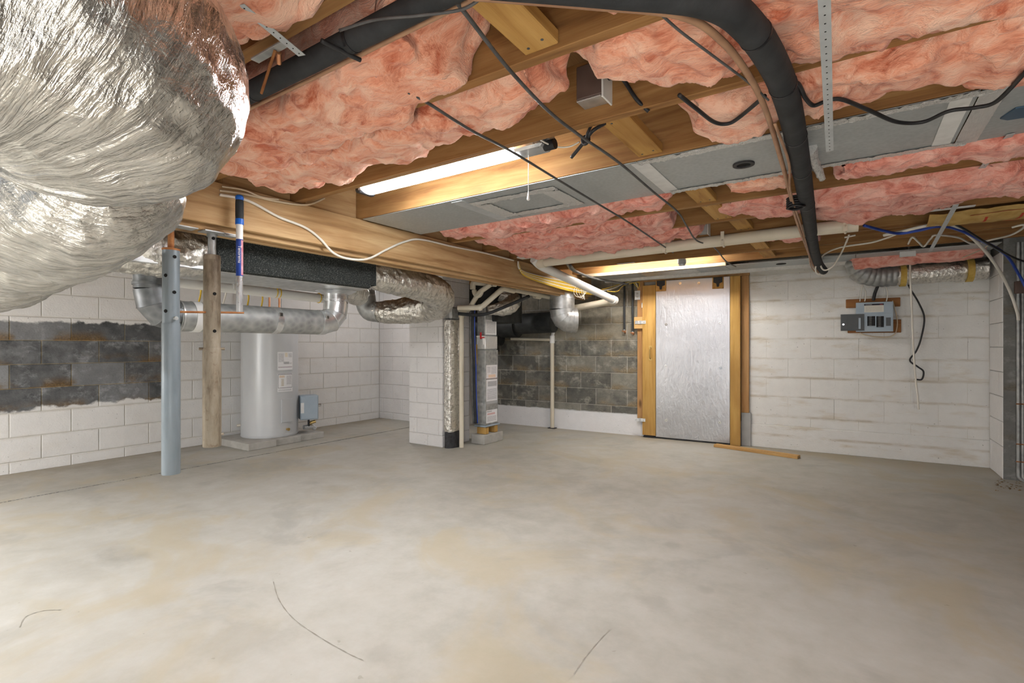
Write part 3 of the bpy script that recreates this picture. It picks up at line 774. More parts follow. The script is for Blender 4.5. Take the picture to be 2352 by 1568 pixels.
crumpled('foil_tape', 'foil_tape', pan1, L1, -0.80, 0.40, 2.715, 2.760, 1.911, 0.009, nx=160, seed=2)
crumpled('foil_tape', 'tape_white', pan1, L1, -0.83, -0.755, 2.22, 2.75, 1.912, 0.002, 6, 40, seed=3)
crumpled('foil_tape', 'tape_white', pan1, L1, 0.285, 0.345, 2.22, 2.75, 1.912, 0.002, 6, 40, seed=4)
crumpled('foil_tape', 'foil_tape', pan1, L1, 0.36, 0.43, 2.22, 2.75, 1.912, 0.006, 10, 40, seed=5)
pa, pb = on_z(1170, 462, 1.912), on_z(1345, 430, 1.912)
crumpled('foil_patch', 'foil_tape', pan1, L1, -1.84, -1.28, 2.30, 2.36, 1.911, 0.008, 50, 8, seed=6)
crumpled('foil_patch', 'foil_tape', pan1, L1, -1.84, -1.28, 2.62, 2.68, 1.911, 0.008, 50, 8, seed=7)
crumpled('foil_patch', 'foil_tape', pan1, L1, -1.84, -1.74, 2.36, 2.62, 1.911, 0.008, 12, 26, seed=8)
crumpled('foil_patch', 'foil_tape', pan1, L1, -1.38, -1.28, 2.36, 2.62, 1.911, 0.008, 12, 26, seed=9)
MB().box(-1.92, -1.84, 2.24, 2.74, 1.9115, 1.9135).xf(Matrix.Translation(-L1)).make('seam_strip', 'strap_metal', pan1)
h = on_z(1708, 377, 1.912)
def ring(mb, c, r0, r1, z0, z1, seg=28):
    o = len(mb.v)
    for (r, z) in ((r1, z1), (r1, z0), (r0, z0), (r0, z1)):
        for k in range(seg):
            a = 2 * PI * k / seg; mb.v.append((c[0] + r * math.cos(a), c[1] + r * math.sin(a), z))
    for q in range(4):
        for k in range(seg):
            k2 = (k + 1) % seg; q2 = (q + 1) % 4
            mb.f.append((o + q * seg + k, o + q * seg + k2, o + q2 * seg + k2, o + q2 * seg + k))
    return mb
ring(MB(), h, 0.030, 0.046, 1.906, 1.914).xf(Matrix.Translation(-L1)).make('vent_ring', 'black_rubber', pan1, 40)
mbh = MB(); mbh.lathe([(0.031, 1.9125), (0.031, 1.9145)], 24, (h.x, h.y)); mbh.xf(Matrix.Translation(-L1)).make('vent_hole', 'hole_black', pan1)
mbq = MB()
pc = on_z(2338, 262, 1.911); mbq.prism([(pc.x - 0.02, pc.y - 0.07), (pc.x + 0.09, pc.y - 0.07), (pc.x + 0.09, pc.y + 0.05), (pc.x - 0.02, pc.y + 0.04), (pc.x - 0.045, pc.y + 0.01)], 'Z', 1.908, 1.913)
mbq.xf(Matrix.Translation(-L1)); fixn(mbq.make('dark_sticker', 'slate_plastic', pan1))
# second pan, along the back wall over the door
pan2, L2 = pan('ceiling_duct', 'grey metal duct panel running along the wall above the door', 5.42, 5.80, (-2.55, -1.72, -1.05, 0.05, 1.0), 1.895)
MB().box(-2.5, 0.75, 5.80, 5.86, 1.862, 1.90).xf(Matrix.Translation(-L2)).make('edge_flange', 'mastic', pan2)
crumpled('foil_patch', 'foil_blanket', pan2, L2, -1.95, -1.35, 5.46, 5.76, 1.893, 0.008, 50, 20, seed=12)
h2 = on_z(1795, 607, 1.893)
mbh = MB(); mbh.lathe([(0.045, 1.891), (0.045, 1.8945)], 24, (h2.x, 5.62)); mbh.xf(Matrix.Translation(-L2)).make('vent_hole', 'hole_black', pan2)
# pale lit board at the near side of that duct
tag(MB().box(-2.60, -1.02, 5.365, 5.40, 1.885, 2.02, 0.003).make('ledger_board', 'lit_weathered_wood'), 'pale board brightly lit in front of the duct above the door', 'board')

# ------------------------------------------------------------------ tube lights
def tube_light(label, x0, x1, yc, z, lens, chain=True, wdt=0.10):
    r = empty('tube_light', label, 'light', (x0, yc, z))
    L = x1 - x0
    MB().box(-0.05, L + 0.16, -wdt / 2, wdt / 2, 0.028, 0.075, 0.012).make('housing', 'galvanised_bright', r)
    prof = [(-wdt / 2 + 0.004, 0.03)] + [((wdt / 2 - 0.004) * math.cos(PI + PI * k / 10), 0.03 - 0.036 * math.sin(PI * k / 10)) for k in range(1, 10)] + [(wdt / 2 - 0.004, 0.03)]
    o = MB().prism(prof, 'X', 0, L).make('lens', lens, r, 30); fixn(o)
    MB().box(-0.045, -0.002, -wdt / 2 + 0.004, wdt / 2 - 0.004, -0.005, 0.03, 0.01).make('end_cap', 'black_plastic', r)
    MB().box(L + 0.002, L + 0.15, -wdt / 2 + 0.012, wdt / 2 - 0.012, 0.0, 0.03, 0.01).make('end_bracket', 'galvanised_bright', r)
    MB().tube([(L + 0.14, 0, 0.012), (L + 0.19, 0, 0.012)], 0.022, 14).make('end_socket', 'black_plastic', r, 40)
    for x in (0.05, L - 0.05):
        MB().tube([(x, 0, 0.075), (x, 0, ZT - z - 0.002)], 0.0025, 6).make('hanger', 'chrome', r)
    if chain:
        pts = [(L + 0.045, 0.02, 0.0), (L + 0.045, 0.02, -0.16)]
        MB().tube(pts, 0.0018, 6).make('pull_cord', 'white_plastic', r)
        MB().lathe([(0.002, -0.16), (0.004, -0.175), (0.008, -0.195), (0.004, -0.20)], 12, (L + 0.045, 0.02)).make('pull_knob', 'white_plastic', r, 40)
    return r
tube_light('glowing white tube light hung between joists above the main beam', -2.20, -1.22, 1.870, 1.922, 'lamp_lens', wdt=0.125)
tube_light('second tube light tucked between joists in front of the door', -2.30, -1.18, 5.14, 1.99, 'lamp_lens_far', False)

# ------------------------------------------------------------------ the big foil flex duct in the left foreground, and the other foil sleeves
def sleeve(name, label, pts, rads, m, seed, lob=0.0, lobn=0, wr=0.010, fr=(46, 5), nseg=120, sub=24, crum=0.0, sag=1.0, parent=None, cat='duct', necks=(), ridge=None):
    path = smooth_path(pts, sub); n = len(path)
    rs = []
    for i in range(n):
        t = i / (n - 1) * (len(rads) - 1); k = min(int(t), len(rads) - 2); f = t - k
        f = f * f * (3 - 2 * f); rs.append(rads[k] * (1 - f) + rads[k + 1] * f)
    mb = MB(); s = 0.0; up = None; S = []
    for i in range(n):
        if i: s += (path[i] - path[i - 1]).length
        S.append(s)
        t = (path[min(i + 1, n - 1)] - path[max(i - 1, 0)]).normalized()
        if up is None:
            a = Vector((0, 0, 1)) if abs(t.z) < 0.9 else Vector((0, 1, 0)); up = (a - t * a.dot(t)).normalized()
        else: up = (up - t * up.dot(t)).normalized()
        sd = t.cross(up)
        for k in range(nseg):
            a = 2 * PI * k / nseg; ca, sa = math.cos(a), math.sin(a)
            q = Vector((ca * 1.2, sa * 1.2, seed))
            w1 = noise.fractal(Vector((s * fr[0], ca * fr[1] * 0.3, sa * fr[1] * 0.3 + seed)), 0.9, 2.1, 3)
            w2 = noise.fractal(Vector((s * 7.0, ca * 1.5, sa * 1.5 + seed)), 1.0, 2.0, 2)
            r = rs[i] * (1 + 0.05 * w2) + wr * w1
            for (s0_, dep, wid) in necks:
                e_ = abs(s + 0.03 * ca - s0_) / wid
                if e_ < 1: r -= dep * (1 - e_) ** 1.6
            if ridge: r += ridge[0] * (abs(math.sin(PI * s / ridge[1])) ** 0.6 - 0.6)
            if crum:
                pw = path[i] + (sd * ca + up * sa) * rs[i]
                r += crum * (noise.ridged_multi_fractal(pw * 13.0 + q, 1.0, 2.1, 3, 1.0, 2.0) - 1.0)
            mb.v.append(tuple(path[i] + (sd * ca + up * sa * sag) * r))
    for i in range(n - 1):
        for k in range(nseg):
            k2 = (k + 1) % nseg
            mb.uv[len(mb.f)] = [(S[i], k / nseg), (S[i], (k + 1) / nseg), (S[i + 1], (k + 1) / nseg), (S[i + 1], k / nseg)]
            mb.f.append((i * nseg + k, i * nseg + k2, (i + 1) * nseg + k2, (i + 1) * nseg + k))
    mb.f.append(tuple(range(nseg))[::-1]); mb.f.append(tuple((n - 1) * nseg + k for k in range(nseg)))
    o = mb.make(name, m, parent, 0)
    if parent is None: tag(o, label, cat)
    return o

big = sleeve('flex_duct', 'huge crinkled silver foil flex duct filling the upper left corner',
       [(-0.99, -0.85, 1.665), (-0.99, -0.30, 1.655), (-1.02, 0.10, 1.62), (-1.10, 0.33, 1.575), (-1.34, 0.385, 1.515), (-1.60, 0.40, 1.475), (-1.93, 0.43, 1.455), (-2.27, 0.465, 1.452), (-2.62, 0.50, 1.43), (-3.0, 0.52, 1.42), (-3.4, 0.55, 1.46)],
       [0.228, 0.23, 0.237, 0.235, 0.23, 0.225, 0.215, 0.21, 0.205, 0.20, 0.19], 'foil_sleeve', 1.0, wr=0.0055, fr=(60, 4), nseg=150, sub=30, crum=0.005, necks=[(1.44, 0.13, 0.17), (2.02, 0.12, 0.17), (2.60, 0.10, 0.18)])
# ------------------------------------------------------------------ trunk duct beyond the beam, with round duct slung under it
trunk = empty('trunk_duct', 'flat trunk duct with gritty black foam side, beyond the main beam', 'duct', (-3.18, 1.4, 1.5))
TL = Vector((-3.18, 1.4, 1.5)); tm = Matrix.Translation(-TL)
MB().box(-3.45, -2.945, 0.78, 2.53, 1.50, 1.80, 0.004).xf(tm).make('duct_body', 'galvanised', trunk)
mb = MB()
prof = [(-2.944, 1.502), (-2.916, 1.51), (-2.908, 1.60), (-2.915, 1.80), (-2.944, 1.80)]
mb.prism(prof, 'Y', 1.42, 2.50); mb.xf(tm); fixn(mb.make('foam_side', 'grit_foam', trunk))
mb = MB(); mb.prism([(-2.944, 2.50), (-2.912, 2.50), (-2.925, 2.56), (-3.0, 2.58), (-3.2, 2.58), (-3.2, 2.535), (-2.944, 2.535)], 'Z', 1.53, 1.80); mb.xf(tm); fixn(mb.make('foam_end', 'grit_foam', trunk))
# foil sleeve behind the posts
fw = sleeve('foil_wrap', '',
       [(-3.10, 0.72, 1.62), (-3.08, 0.95, 1.60), (-3.06, 1.20, 1.60), (-3.05, 1.48, 1.615)], [0.05, 0.135, 0.15, 0.12], 'foil_blanket', 5.0, wr=0.006, fr=(18, 8), nseg=80, sub=16, crum=0.012, parent=trunk)
fw.location = -TL; fw['label'] = 'crumpled foil wrap behind the two posts'

crumpled('foil_lip', 'foil_tape', trunk, TL, -3.46, -2.93, 1.15, 1.35, 1.498, 0.006, 20, 10, seed=21)
# foil sleeve leaving the trunk's far end, doubling back to a metal collar
sleeve('flex_duct', 'foil flex duct bending down from the trunk beside the white pillar',
       [(-3.08, 2.585, 1.66), (-3.06, 2.78, 1.63), (-3.02, 3.05, 1.60), (-3.03, 3.32, 1.56), (-3.16, 3.50, 1.49), (-3.36, 3.52, 1.44), (-3.62, 3.40, 1.415), (-3.80, 3.33, 1.41)],
       [0.10, 0.125, 0.125, 0.13, 0.145, 0.135, 0.115, 0.095], 'foil_blanket', 9.0, wr=0.005, fr=(20, 8), nseg=90, sub=16, crum=0.010)
col_ = empty('duct_collar', 'small galvanised elbow feeding the foil flex duct by the corner', 'duct', (-3.86, 3.33, 1.4))
CL = Vector((-3.86, 3.33, 1.4))
MB().tube(arc_corner([(-3.76, 3.34, 1.41), (-3.90, 3.30, 1.42), (-3.92, 3.29, 1.62)], 0.10, 6), 0.098, 24).xf(Matrix.Translation(-CL)).make('elbow', 'galvanised_dull', col_, 40)
MB().tube([(-3.92, 3.29, 1.56), (-3.92, 3.29, 1.585)], 0.104, 24).xf(Matrix.Translation(-CL)).make('band', 'galvanised', col_, 40)
sleeve('flex_duct', 'short foil duct stub above the grey heater duct elbow', [(-3.35, 2.62, 1.56), (-3.5, 2.85, 1.53), (-3.72, 3.05, 1.55)], [0.09, 0.10, 0.07], 'foil_blanket', 12.0, wr=0.004, fr=(20, 8), nseg=60, sub=12, crum=0.008)

def gored(pts_arc, r, seg=28):
    mb = MB(); mb.tube(pts_arc, r, seg); return mb
RX, RZ, RR = -3.25, 1.256, 0.0895
y0, y1 = 1.232, 2.453
rd = empty('round_duct', 'galvanised round duct slung under the trunk in front of the water heater', 'duct', (RX, y0, RZ))
RL = Matrix.Translation(-Vector((RX, y0, RZ)))
MB().tube([(RX, y0 + 0.12, RZ), (RX, y1 - 0.13, RZ)], RR, 36).xf(RL).make('pipe', 'galvanised_dull', rd, 40)
def elbow_pts(a, b, c, n=4):
    a, b, c = Vector(a), Vector(b), Vector(c); out = []
    for k in range(n + 1):
        t = k / n; out.append((1 - t) ** 2 * a + 2 * t * (1 - t) * b + t * t * c)
    return out
def gores(el, r, seg, mat_, mname, parent, name='elbow_gore'):
    full = MB().tube(el, r, seg, False)                      # shared mitre rings; each gore is a piece of its own
    for i in range(len(el) - 1):
        g = MB(); g.v = full.v[i * seg:(i + 2) * seg]
        g.f = [(k, (k + 1) % seg, seg + (k + 1) % seg, seg + k) for k in range(seg)]
        g.xf(mat_).make(name, mname, parent, 30)
        q = MB(); c_ = Vector(el[i]); ringp = [c_ + (Vector(v_) - c_) * 1.012 for v_ in full.v[i * seg:(i + 1) * seg]]
        q.tube(ringp + [ringp[0]], 0.0016, 6, False); q.xf(mat_).make('gore_seam', mname, parent, 0)
for k, (ya, yb, mname) in enumerate([(y0 + 0.12, y0, 'galvanised_dark'), (y1 - 0.13, y1, 'galvanised_bright')]):
    el = elbow_pts((RX, ya, RZ), (RX, yb, RZ), (RX, yb, RZ + 0.15), 3)
    gores(el, RR, 28, RL, mname, rd)
    MB().tube([(RX, yb, RZ + 0.145), (RX, yb, 1.50)], RR * 0.98, 28).xf(RL).make('riser', mname, rd, 40)
    MB().tube([(RX, yb, RZ + 0.165), (RX, yb, RZ + 0.18)], RR + 0.004, 28).xf(RL).make('bead', mname, rd, 40)
mb = MB(); mb.lathe([(0.10, 1.475), (0.15, 1.4985)], 32, (RX, y1)); mb.xf(RL).make('flange', 'galvanised_bright', rd, 40)
for yy, mm in ((1.43, 'foil_tape'), (1.93, 'foil_tape'), (2.29, 'foil_tape')):
    mb = MB(); mb.tube([(RX, yy, RZ), (RX, yy + 0.045, RZ)], RR + 0.0025, 36); o = mb.xf(RL).make('tape_band', 'tape_white' if yy < 1.5 else 'galvanised_bright', rd, 40)
    if yy > 1.5:
        MB().box(RX + RR - 0.004, RX + RR + 0.012, yy + 0.004, yy + 0.030, RZ + 0.02, RZ + 0.05, 0.004).xf(RL).make('clamp', 'chrome', rd)
for yy in (1.36,):
    MB().tube([(RX, yy, RZ), (RX, yy + 0.008, RZ)], RR + 0.005, 36).xf(RL).make('bead', 'galvanised', rd, 40)
# white pipe behind, with yellow cable ties
wpipe = empty('waste_pipe', 'white plastic pipe hung behind the trunk duct', 'pipe', on_x(520, 655, -3.62))
WL = Matrix.Translation(-wpipe.location)
wa, wb_ = on_x(505, 655, -3.62), on_x(746, 686, -3.62)
MB().tube([wa - Vector((0, 0.5, -0.0)), wb_], 0.036, 20).xf(WL).make('pipe', 'pvc_white', wpipe, 40)
MB().tube([on_x(530, 658, -3.62), on_x(543, 660, -3.62)], 0.045, 20).xf(WL).make('coupling', 'pvc_white', wpipe, 40)
for u in (632, 640, 732):
    p = on_x(u, 655 + (u - 505) * 31 / 241, -3.62)
    ring_ = [(p.x + 0.039 * math.cos(a), p.y, p.z + 0.039 * math.sin(a)) for a in [2 * PI * k / 14 for k in range(15)]]
    MB().tube(ring_, 0.004, 6, False).xf(WL).make('tie', 'cable_yellow', wpipe, 0)
for i, (ua, ub, va, vb, mm, lab) in enumerate([(570, 566, 672, 702, 'cable_yellow', 'yellow cable drop left of the heater duct clamp'), (602, 598, 672, 706, 'cable_yellow', 'second yellow cable drop behind the round duct'),
        (462, 452, 660, 700, 'cable_yellow', 'yellow wires behind the second steel post'), (520, 508, 665, 700, 'cable_white', 'pale wires hanging beside the extension pole')]):
    cable('hanging_wire', [on_x(ua, va, -3.70), on_x((ua + ub) / 2 + 3, (va + vb) / 2, -3.70), on_x(ub, vb + 10, -3.70)], 0.006, mm, lab, 'wire')

# ------------------------------------------------------------------ steel posts, rod and pole under the beam
def holes(parent, r, items, axis_dir):
    for z, off in items:
        a = math.atan2(axis_dir[1], axis_dir[0]) + off
        d = Vector((math.cos(a), math.sin(a), 0))
        mb = MB(); mb.tube([d * (r - 0.006) + Vector((0, 0, z)), d * (r + 0.0006) + Vector((0, 0, z))], 0.0085, 16)
        mb.make('pin_hole', 'hole_black', parent)
P1 = Vector((-2.745, 1.121, 0))
post = empty('steel_post', 'blue-grey steel jack post under the beam, nearest the foil duct', 'post', (P1.x, P1.y, 0.46))
zz = lambda v, d: CAM_H + (V0 - v) / F_PX * d
MB().lathe([(0.0385, 0.0), (0.0395, 0.004), (0.0395, 0.725), (0.0385, 0.732)], 36).make('lower_tube', 'post_paint', post, 40)
MB().lathe([(0.0365, 0.70), (0.0365, 1.088)], 36).make('upper_tube', 'post_paint', post, 40)
MB().lathe([(0.038, 1.085), (0.038, 1.094), (0.02, 1.098)], 36).make('collar', 'rust', post, 40)
mb = MB()
prof = []
for i in range(34): prof.append((0.0145 if i % 2 else 0.0128, 1.09 + i * 0.0032))
mb.lathe(prof + [(0.0128, 1.205)], 20).make('screw', 'rust', post, 60)
MB().box(-0.05, 0.055, -0.085, 0.10, 1.203, 1.208).make('top_plate', 'galvanised_dull', post)
holes(post, 0.0365, [(zz(588, 2.42) - 0.46, 0.42), (zz(632, 2.42) - 0.46, -0.62), (zz(670, 2.42) - 0.46, 0.38), (zz(714, 2.42) - 0.46, -0.62), (zz(794, 2.42) - 0.46, -0.70)], (0.92, -0.38))
a = math.atan2(-0.38, 0.92) + 0.45; d = Vector((math.cos(a), math.sin(a), 0))
MB().tube([d * 0.03 + Vector((0, 0, 0.66 + 0.095)), d * 0.052 + Vector((0, 0, 0.66 + 0.095))], 0.009, 14).make('pin', 'galvanised_dull', post, 40)
P2 = Vector((-2.745, 1.311, 0))
post2 = empty('steel_post', 'rust-stained tan steel post under the beam, beside the extension pole', 'post', (P2.x, P2.y, 0.562))
MB().lathe([(0.041, 0.0), (0.043, 0.004), (0.043, 0.50), (0.041, 0.51)], 36).make('lower_tube', 'post_dirty', post2, 40)
MB().lathe([(0.0395, 0.48), (0.0395, 0.985), (0.036, 0.99)], 36).make('upper_tube', 'post_dirty', post2, 40)
MB().lathe([(0.0405, 0.965), (0.0405, 0.978)], 36).make('collar', 'post_dirty', post2, 40)
MB().lathe([(0.019, 0.98), (0.019, 1.085)], 24).make('inner_tube', 'galvanised_dull', post2, 40)
MB().lathe([(0.024, 1.085), (0.024, 1.10)], 24).make('top_ring', 'galvanised_dull', post2, 40)
MB().box(-0.045, 0.06, -0.06, 0.11, 1.10, 1.106).make('top_plate', 'galvanised_dull', post2)
MB().tube([(0.062, 0.03, 1.095), (0.062, 0.10, 1.095)], 0.007, 12).make('plate_bolt', 'galvanised_dull', post2, 40)
holes(post2, 0.0395, [(zz(674, 2.58) - 0.562, 0.30), (zz(760, 2.58) - 0.562, 0.30)], (0.90, -0.43))
holes(post2, 0.019, [(zz(545, 2.58) - 0.562, 0.35)], (0.90, -0.43))
for sgn in (-1, 1):
    d = Vector((0.43, 0.9, 0)) * sgn
    MB().tube([d * 0.035 + Vector((0, 0, 0.505)), d * 0.058 + Vector((0, 0, 0.505))], 0.007, 12).make('pin', 'post_dirty', post2, 40)
d = Vector((0.5, 0.85, 0)); MB().tube([d * 0.035 + Vector((0, 0, 0.06)), d * 0.054 + Vector((0, 0, 0.06))], 0.007, 12).make('pin', 'post_dirty', post2, 40)
tag(MB().tube([(-2.735, 1.155, 1.249), (-2.735, 1.47, 1.262)], 0.0055, 12).make('rusty_rod', 'rust', None, 40), 'thin rusty rod running from the posts to the extension pole', 'rod')
px_, py_ = -2.62, 1.387
pole = empty('extension_pole', 'silver extension pole with blue and black grip, hung on the beam', 'pole', (px_, py_, 1.25))
def zp(v): return CAM_H + (V0 - v) / F_PX * 2.61 - 1.25
MB().lathe([(0.016, zp(460)), (0.0195, zp(458)), (0.0195, zp(452)), (0.015, zp(449))], 24).make('grip_cap', 'blue_plastic', pole, 40)
MB().lathe([(0.0185, zp(503)), (0.0195, zp(495)), (0.0195, zp(468)), (0.0185, zp(460))], 24).make('grip', 'black_foam', pole, 40)
MB().lathe([(0.0195, zp(516)), (0.0205, zp(513)), (0.0195, zp(503))], 24).make('grip_ring', 'blue_plastic', pole, 40)
MB().lathe([(0.0162, zp(716)), (0.0162, zp(514))], 24).make('shaft', 'galvanised_bright', pole, 40)
MB().lathe([(0.0166, zp(550)), (0.0166, zp(515))], 24).make('white_sleeve', 'white_plastic', pole, 40)
simple('pole_blue', (0.01, 0.03, 0.20), (0.02, 0.06, 0.30), 9, 0.4); simple('pole_red', (0.45, 0.10, 0.14), (0.6, 0.35, 0.4), 30, 0.4)
MB().lathe([(0.0168, zp(634)), (0.0168, zp(550))], 24).make('label_sleeve', 'pole_blue', pole, 40)
def patch(r, a0, a1, z0, z1, n=10):
    mb = MB()
    for k in range(n):
        t0, t1 = a0 + (a1 - a0) * k / n, a0 + (a1 - a0) * (k + 1) / n
        mb.quad((r * math.cos(t0), r * math.sin(t0), z0), (r * math.cos(t1), r * math.sin(t1), z0), (r * math.cos(t1), r * math.sin(t1), z1), (r * math.cos(t0), r * math.sin(t0), z1),
                [(k / n, 0), ((k + 1) / n, 0), ((k + 1) / n, 1), (k / n, 1)])
    return mb
ca = math.atan2(-py_, -px_)
patch(0.0171, ca + 0.45, ca + 1.4, zp(632), zp(552)).make('label_stripe', 'pole_red', pole, 0)
fc = bpy.data.curves.new('lettering', 'FONT'); fc.body = 'Tenoremu'; fc.size = 0.021; fc.align_x = 'CENTER'; fc.align_y = 'CENTER'; fc.extrude = 0.0003
fo = bpy.data.objects.new('lettering', fc); COL.objects.link(fo); bpy.context.view_layer.update()
tme = bpy.data.meshes.new_from_object(fo.evaluated_get(bpy.context.evaluated_depsgraph_get())); bpy.data.objects.remove(fo)
tme.materials.clear(); tme.materials.append(M['white_plastic'])
lo = place('lettering', tme, pole)
dv = Vector((math.cos(ca), math.sin(ca), 0))
xa = Vector((0, 0, -1)); za_ = dv; ya_ = za_.cross(xa)
lo.matrix_local = Matrix.Translation(dv * 0.0172 + Vector((0, 0, zp(585)))) @ Matrix(((xa.x, ya_.x, za_.x), (xa.y, ya_.y, za_.y), (xa.z, ya_.z, za_.z))).to_4x4()

# ------------------------------------------------------------------ water heater on its pad
hx, hy, hr = -5.50, 3.26, 0.30
pad = empty('heater_pad', 'low pad of three concrete blocks under the water heater', 'pad', (-5.48, 3.26, 0.004))
for k in range(3):
    MB().box(-0.34, 0.365 - 0.02 * k, -0.465 + 0.31 * k + 0.002, -0.465 + 0.31 * (k + 1) - 0.002, 0.0, 0.074 - 0.002 * k, 0.005).make('block', 'pad_concrete', pad)
heater = empty('water_heater', 'tall pale grey cylindrical water heater behind the round duct', 'water heater', (hx, hy, 0.078))
MB().lathe([(hr - 0.004, 0.0), (hr, 0.008), (hr, 0.022), (hr - 0.003, 0.024), (hr - 0.003, 1.33), (hr - 0.03, 1.36), (0.05, 1.375)], 72).make('tank', 'heater_enamel', heater, 30)
fa = math.atan2(-hy, -hx)
D2 = math.radians
def hz(v): return 1.08 - (v - 795) / 1159 * 5.56 - 0.078
patch(hr + 0.001, fa + D2(14), fa + D2(49), hz(850), hz(808)).make('energy_label', 'label_energy', heater, 0)
patch(hr + 0.001, fa + D2(14), fa + D2(49), hz(900), hz(858)).make('warning_label', 'label_warning', heater, 0)
mb = MB(); n_ = 10; a0, a1 = fa + D2(22), fa + D2(48); za, zb = hz(971), hz(917)
for k in range(n_ + 1):
    t = a0 + (a1 - a0) * k / n_
    for r, z in ((hr - 0.004, za), (hr + 0.012, za + 0.004), (hr + 0.012, zb - 0.004), (hr - 0.004, zb)):
        mb.v.append((r * math.cos(t), r * math.sin(t), z))
for k in range(n_):
    for j in range(3): mb.f.append((k * 4 + j, k * 4 + 4 + j, k * 4 + 5 + j, k * 4 + 1 + j))
mb.f += [(0, 1, 2, 3), (n_ * 4 + 3, n_ * 4 + 2, n_ * 4 + 1, n_ * 4)]
fixn(mb.make('access_panel', 'heater_enamel', heater, 30))
t = fa + D2(34); d = Vector((math.cos(t), math.sin(t), 0))
MB().tube([d * hr + Vector((0, 0, hz(987))), d * (hr + 0.035) + Vector((0, 0, hz(987)))], [0.012, 0.017], 14).make('drain_valve', 'brass', heater, 40)
t = fa + D2(-88); d = Vector((math.cos(t), math.sin(t), 0))
MB().tube([d * hr + Vector((0, 0, 0.12)), d * (hr + 0.035) + Vector((0, 0, 0.12))], 0.015, 12).make('side_fitting', 'pvc_beige', heater, 40)
for k in (-1, 1):
    MB().tube([(0.1 * k, 0.05, 1.36), (0.1 * k, 0.05, ZJ - 0.078)], 0.011, 10).make('riser_pipe', 'copper', heater, 40)
t = fa + D2(86); d = Vector((math.cos(t), math.sin(t), 0))
bc = Vector((hx, hy, 0)) + d * (hr + 0.105)
box = empty('disconnect_box', 'grey electrical box on the right side of the water heater', 'electrical box', (bc.x, bc.y, 0.37), t - PI / 2 + 0.15)
MB().box(-0.085, 0.085, -0.098, 0.098, -0.14, 0.14, 0.006).make('case', 'panel_enamel', box)
MB().box(0.085, 0.092, -0.09, 0.09, -0.13, 0.13, 0.003).make('door', 'panel_enamel', box)
MB().tube([(0.03, 0.098, 0.02), (0.03, 0.135, 0.02)], 0.016, 14).make('conduit_nut', 'chrome', box, 40)
MB().box(0.091, 0.094, -0.095, -0.06, -0.06, 0.06).make('sticker', 'tape_white', box)
vp = bc + Vector((0.02, 0.02, 0))
rv = empty('relief_fitting', 'small pipe fitting under the grey box beside the heater', 'pipe fitting', (vp.x, vp.y, 0.078))
MB().tube([(-0.02, -0.08, 0.06), (-0.01, 0.02, 0.06), (0.0, 0.06, 0.03)], 0.026, 14).make('body', 'galvanised_bright', rv, 40)
MB().tube([(-0.02, 0.0, 0.10), (0.02, 0.05, 0.12)], 0.018, 12).make('valve', 'brass', rv, 40)
MB().tube([(0.0, -0.03, 0.07), (0.0, -0.03, 0.16)], 0.012, 10).make('stem', 'black_plastic', rv, 40)

# ------------------------------------------------------------------ white pillar and the equipment beside it
PX0, PX1, PY0, PY1 = -4.09, -3.60, 4.05, 4.52
pil = empty('block_pillar', 'white painted block pillar standing in the middle of the basement', 'pillar', (-3.85, 4.28, 0))
pl = Matrix.Translation(-Vector((-3.85, 4.28, 0)))
MB().box(PX0 + 0.006, PX1 - 0.006, PY0 + 0.006, PY1, 0, 1.915).xf(pl).make('core', 'mortar_pillar', pil)
ph = on_y(957, 900, PY0).x
courses(pil, PX0, PX1, 0.0, 1.90, 0.126, 0.1665, 'block_pillar', 0.006, L=0.318, ph=ph - 0.159, to=lambda s, z: (s + 3.85, PY0 - 4.28, z))
courses(pil, PY0 + 0.002, PY1, 0.0, 1.90, 0.126, 0.1665, 'block_pillar', 0.006, L=0.318, ph=4.2, rz=PI / 2, to=lambda s, z: (PX1 + 3.85, s - 4.28, z))
# foil wrapped vertical duct on a black boot at the pillar's corner
wrap = empty('wrapped_riser', 'foil wrapped vertical duct on a black base beside the white pillar', 'duct', (-3.545, 4.16, 0))
mb = MB(); seg = 40
zs = [0.17 + 1.19 * i / 150 for i in range(151)]
for i, z in enumerate(zs):
    for k in range(seg):
        a = 2 * PI * k / seg; c, s = math.cos(a), math.sin(a)
        rr = 1.0 / max(1e-6, (abs(c) ** 6 + abs(s) ** 6) ** (1 / 6.0))
        q = 0.004 * noise.fractal(Vector((c * 1.4, s * 1.4, z * 26.0)), 0.8, 2.1, 3)
        mb.v.append((0.052 * c * rr + q * c, 0.10 * s * rr + q * s, z))
for i in range(150):
    for k in range(seg):
        k2 = (k + 1) % seg; mb.uv[len(mb.f)] = [(zs[i], k / seg), (zs[i], (k + 1) / seg), (zs[i + 1], (k + 1) / seg), (zs[i + 1], k / seg)]
        mb.f.append((i * seg + k, i * seg + k2, (i + 1) * seg + k2, (i + 1) * seg + k))
mb.make('foil_wrap', 'foil_blanket', wrap, 0)
mb = MB(); mb.lathe([(1.0, 0.0), (1.0, 0.17), (0.9, 0.175)], 32)
mb.v = [(x * 0.062, y * 0.108, z) for x, y, z in mb.v]; mb.make('boot', 'black_rubber', wrap, 40)
MB().box(-0.05, 0.05, -0.09, 0.09, 1.36, 1.5, 0.02).make('top_collar', 'galvanised_dull', wrap)
vpipe = empty('drain_stack', 'cream plastic stack pipe rising from the floor beside the pillar', 'pipe', on_z(1060, 1027, 0))
vl = vpipe.location; vpt = at(1060, 725, 5.40)
MB().tube([(0, 0, 0), (0, 0, vpt.z)], 0.024, 20).make('pipe', 'pvc_cream', vpipe, 40)
MB().tube([(0, 0, vpt.z - 0.02), (0, 0, vpt.z + 0.05)], 0.031, 20).make('coupling', 'pvc_cream', vpipe, 40)
q1 = at(1076, 707, 5.38) - vl
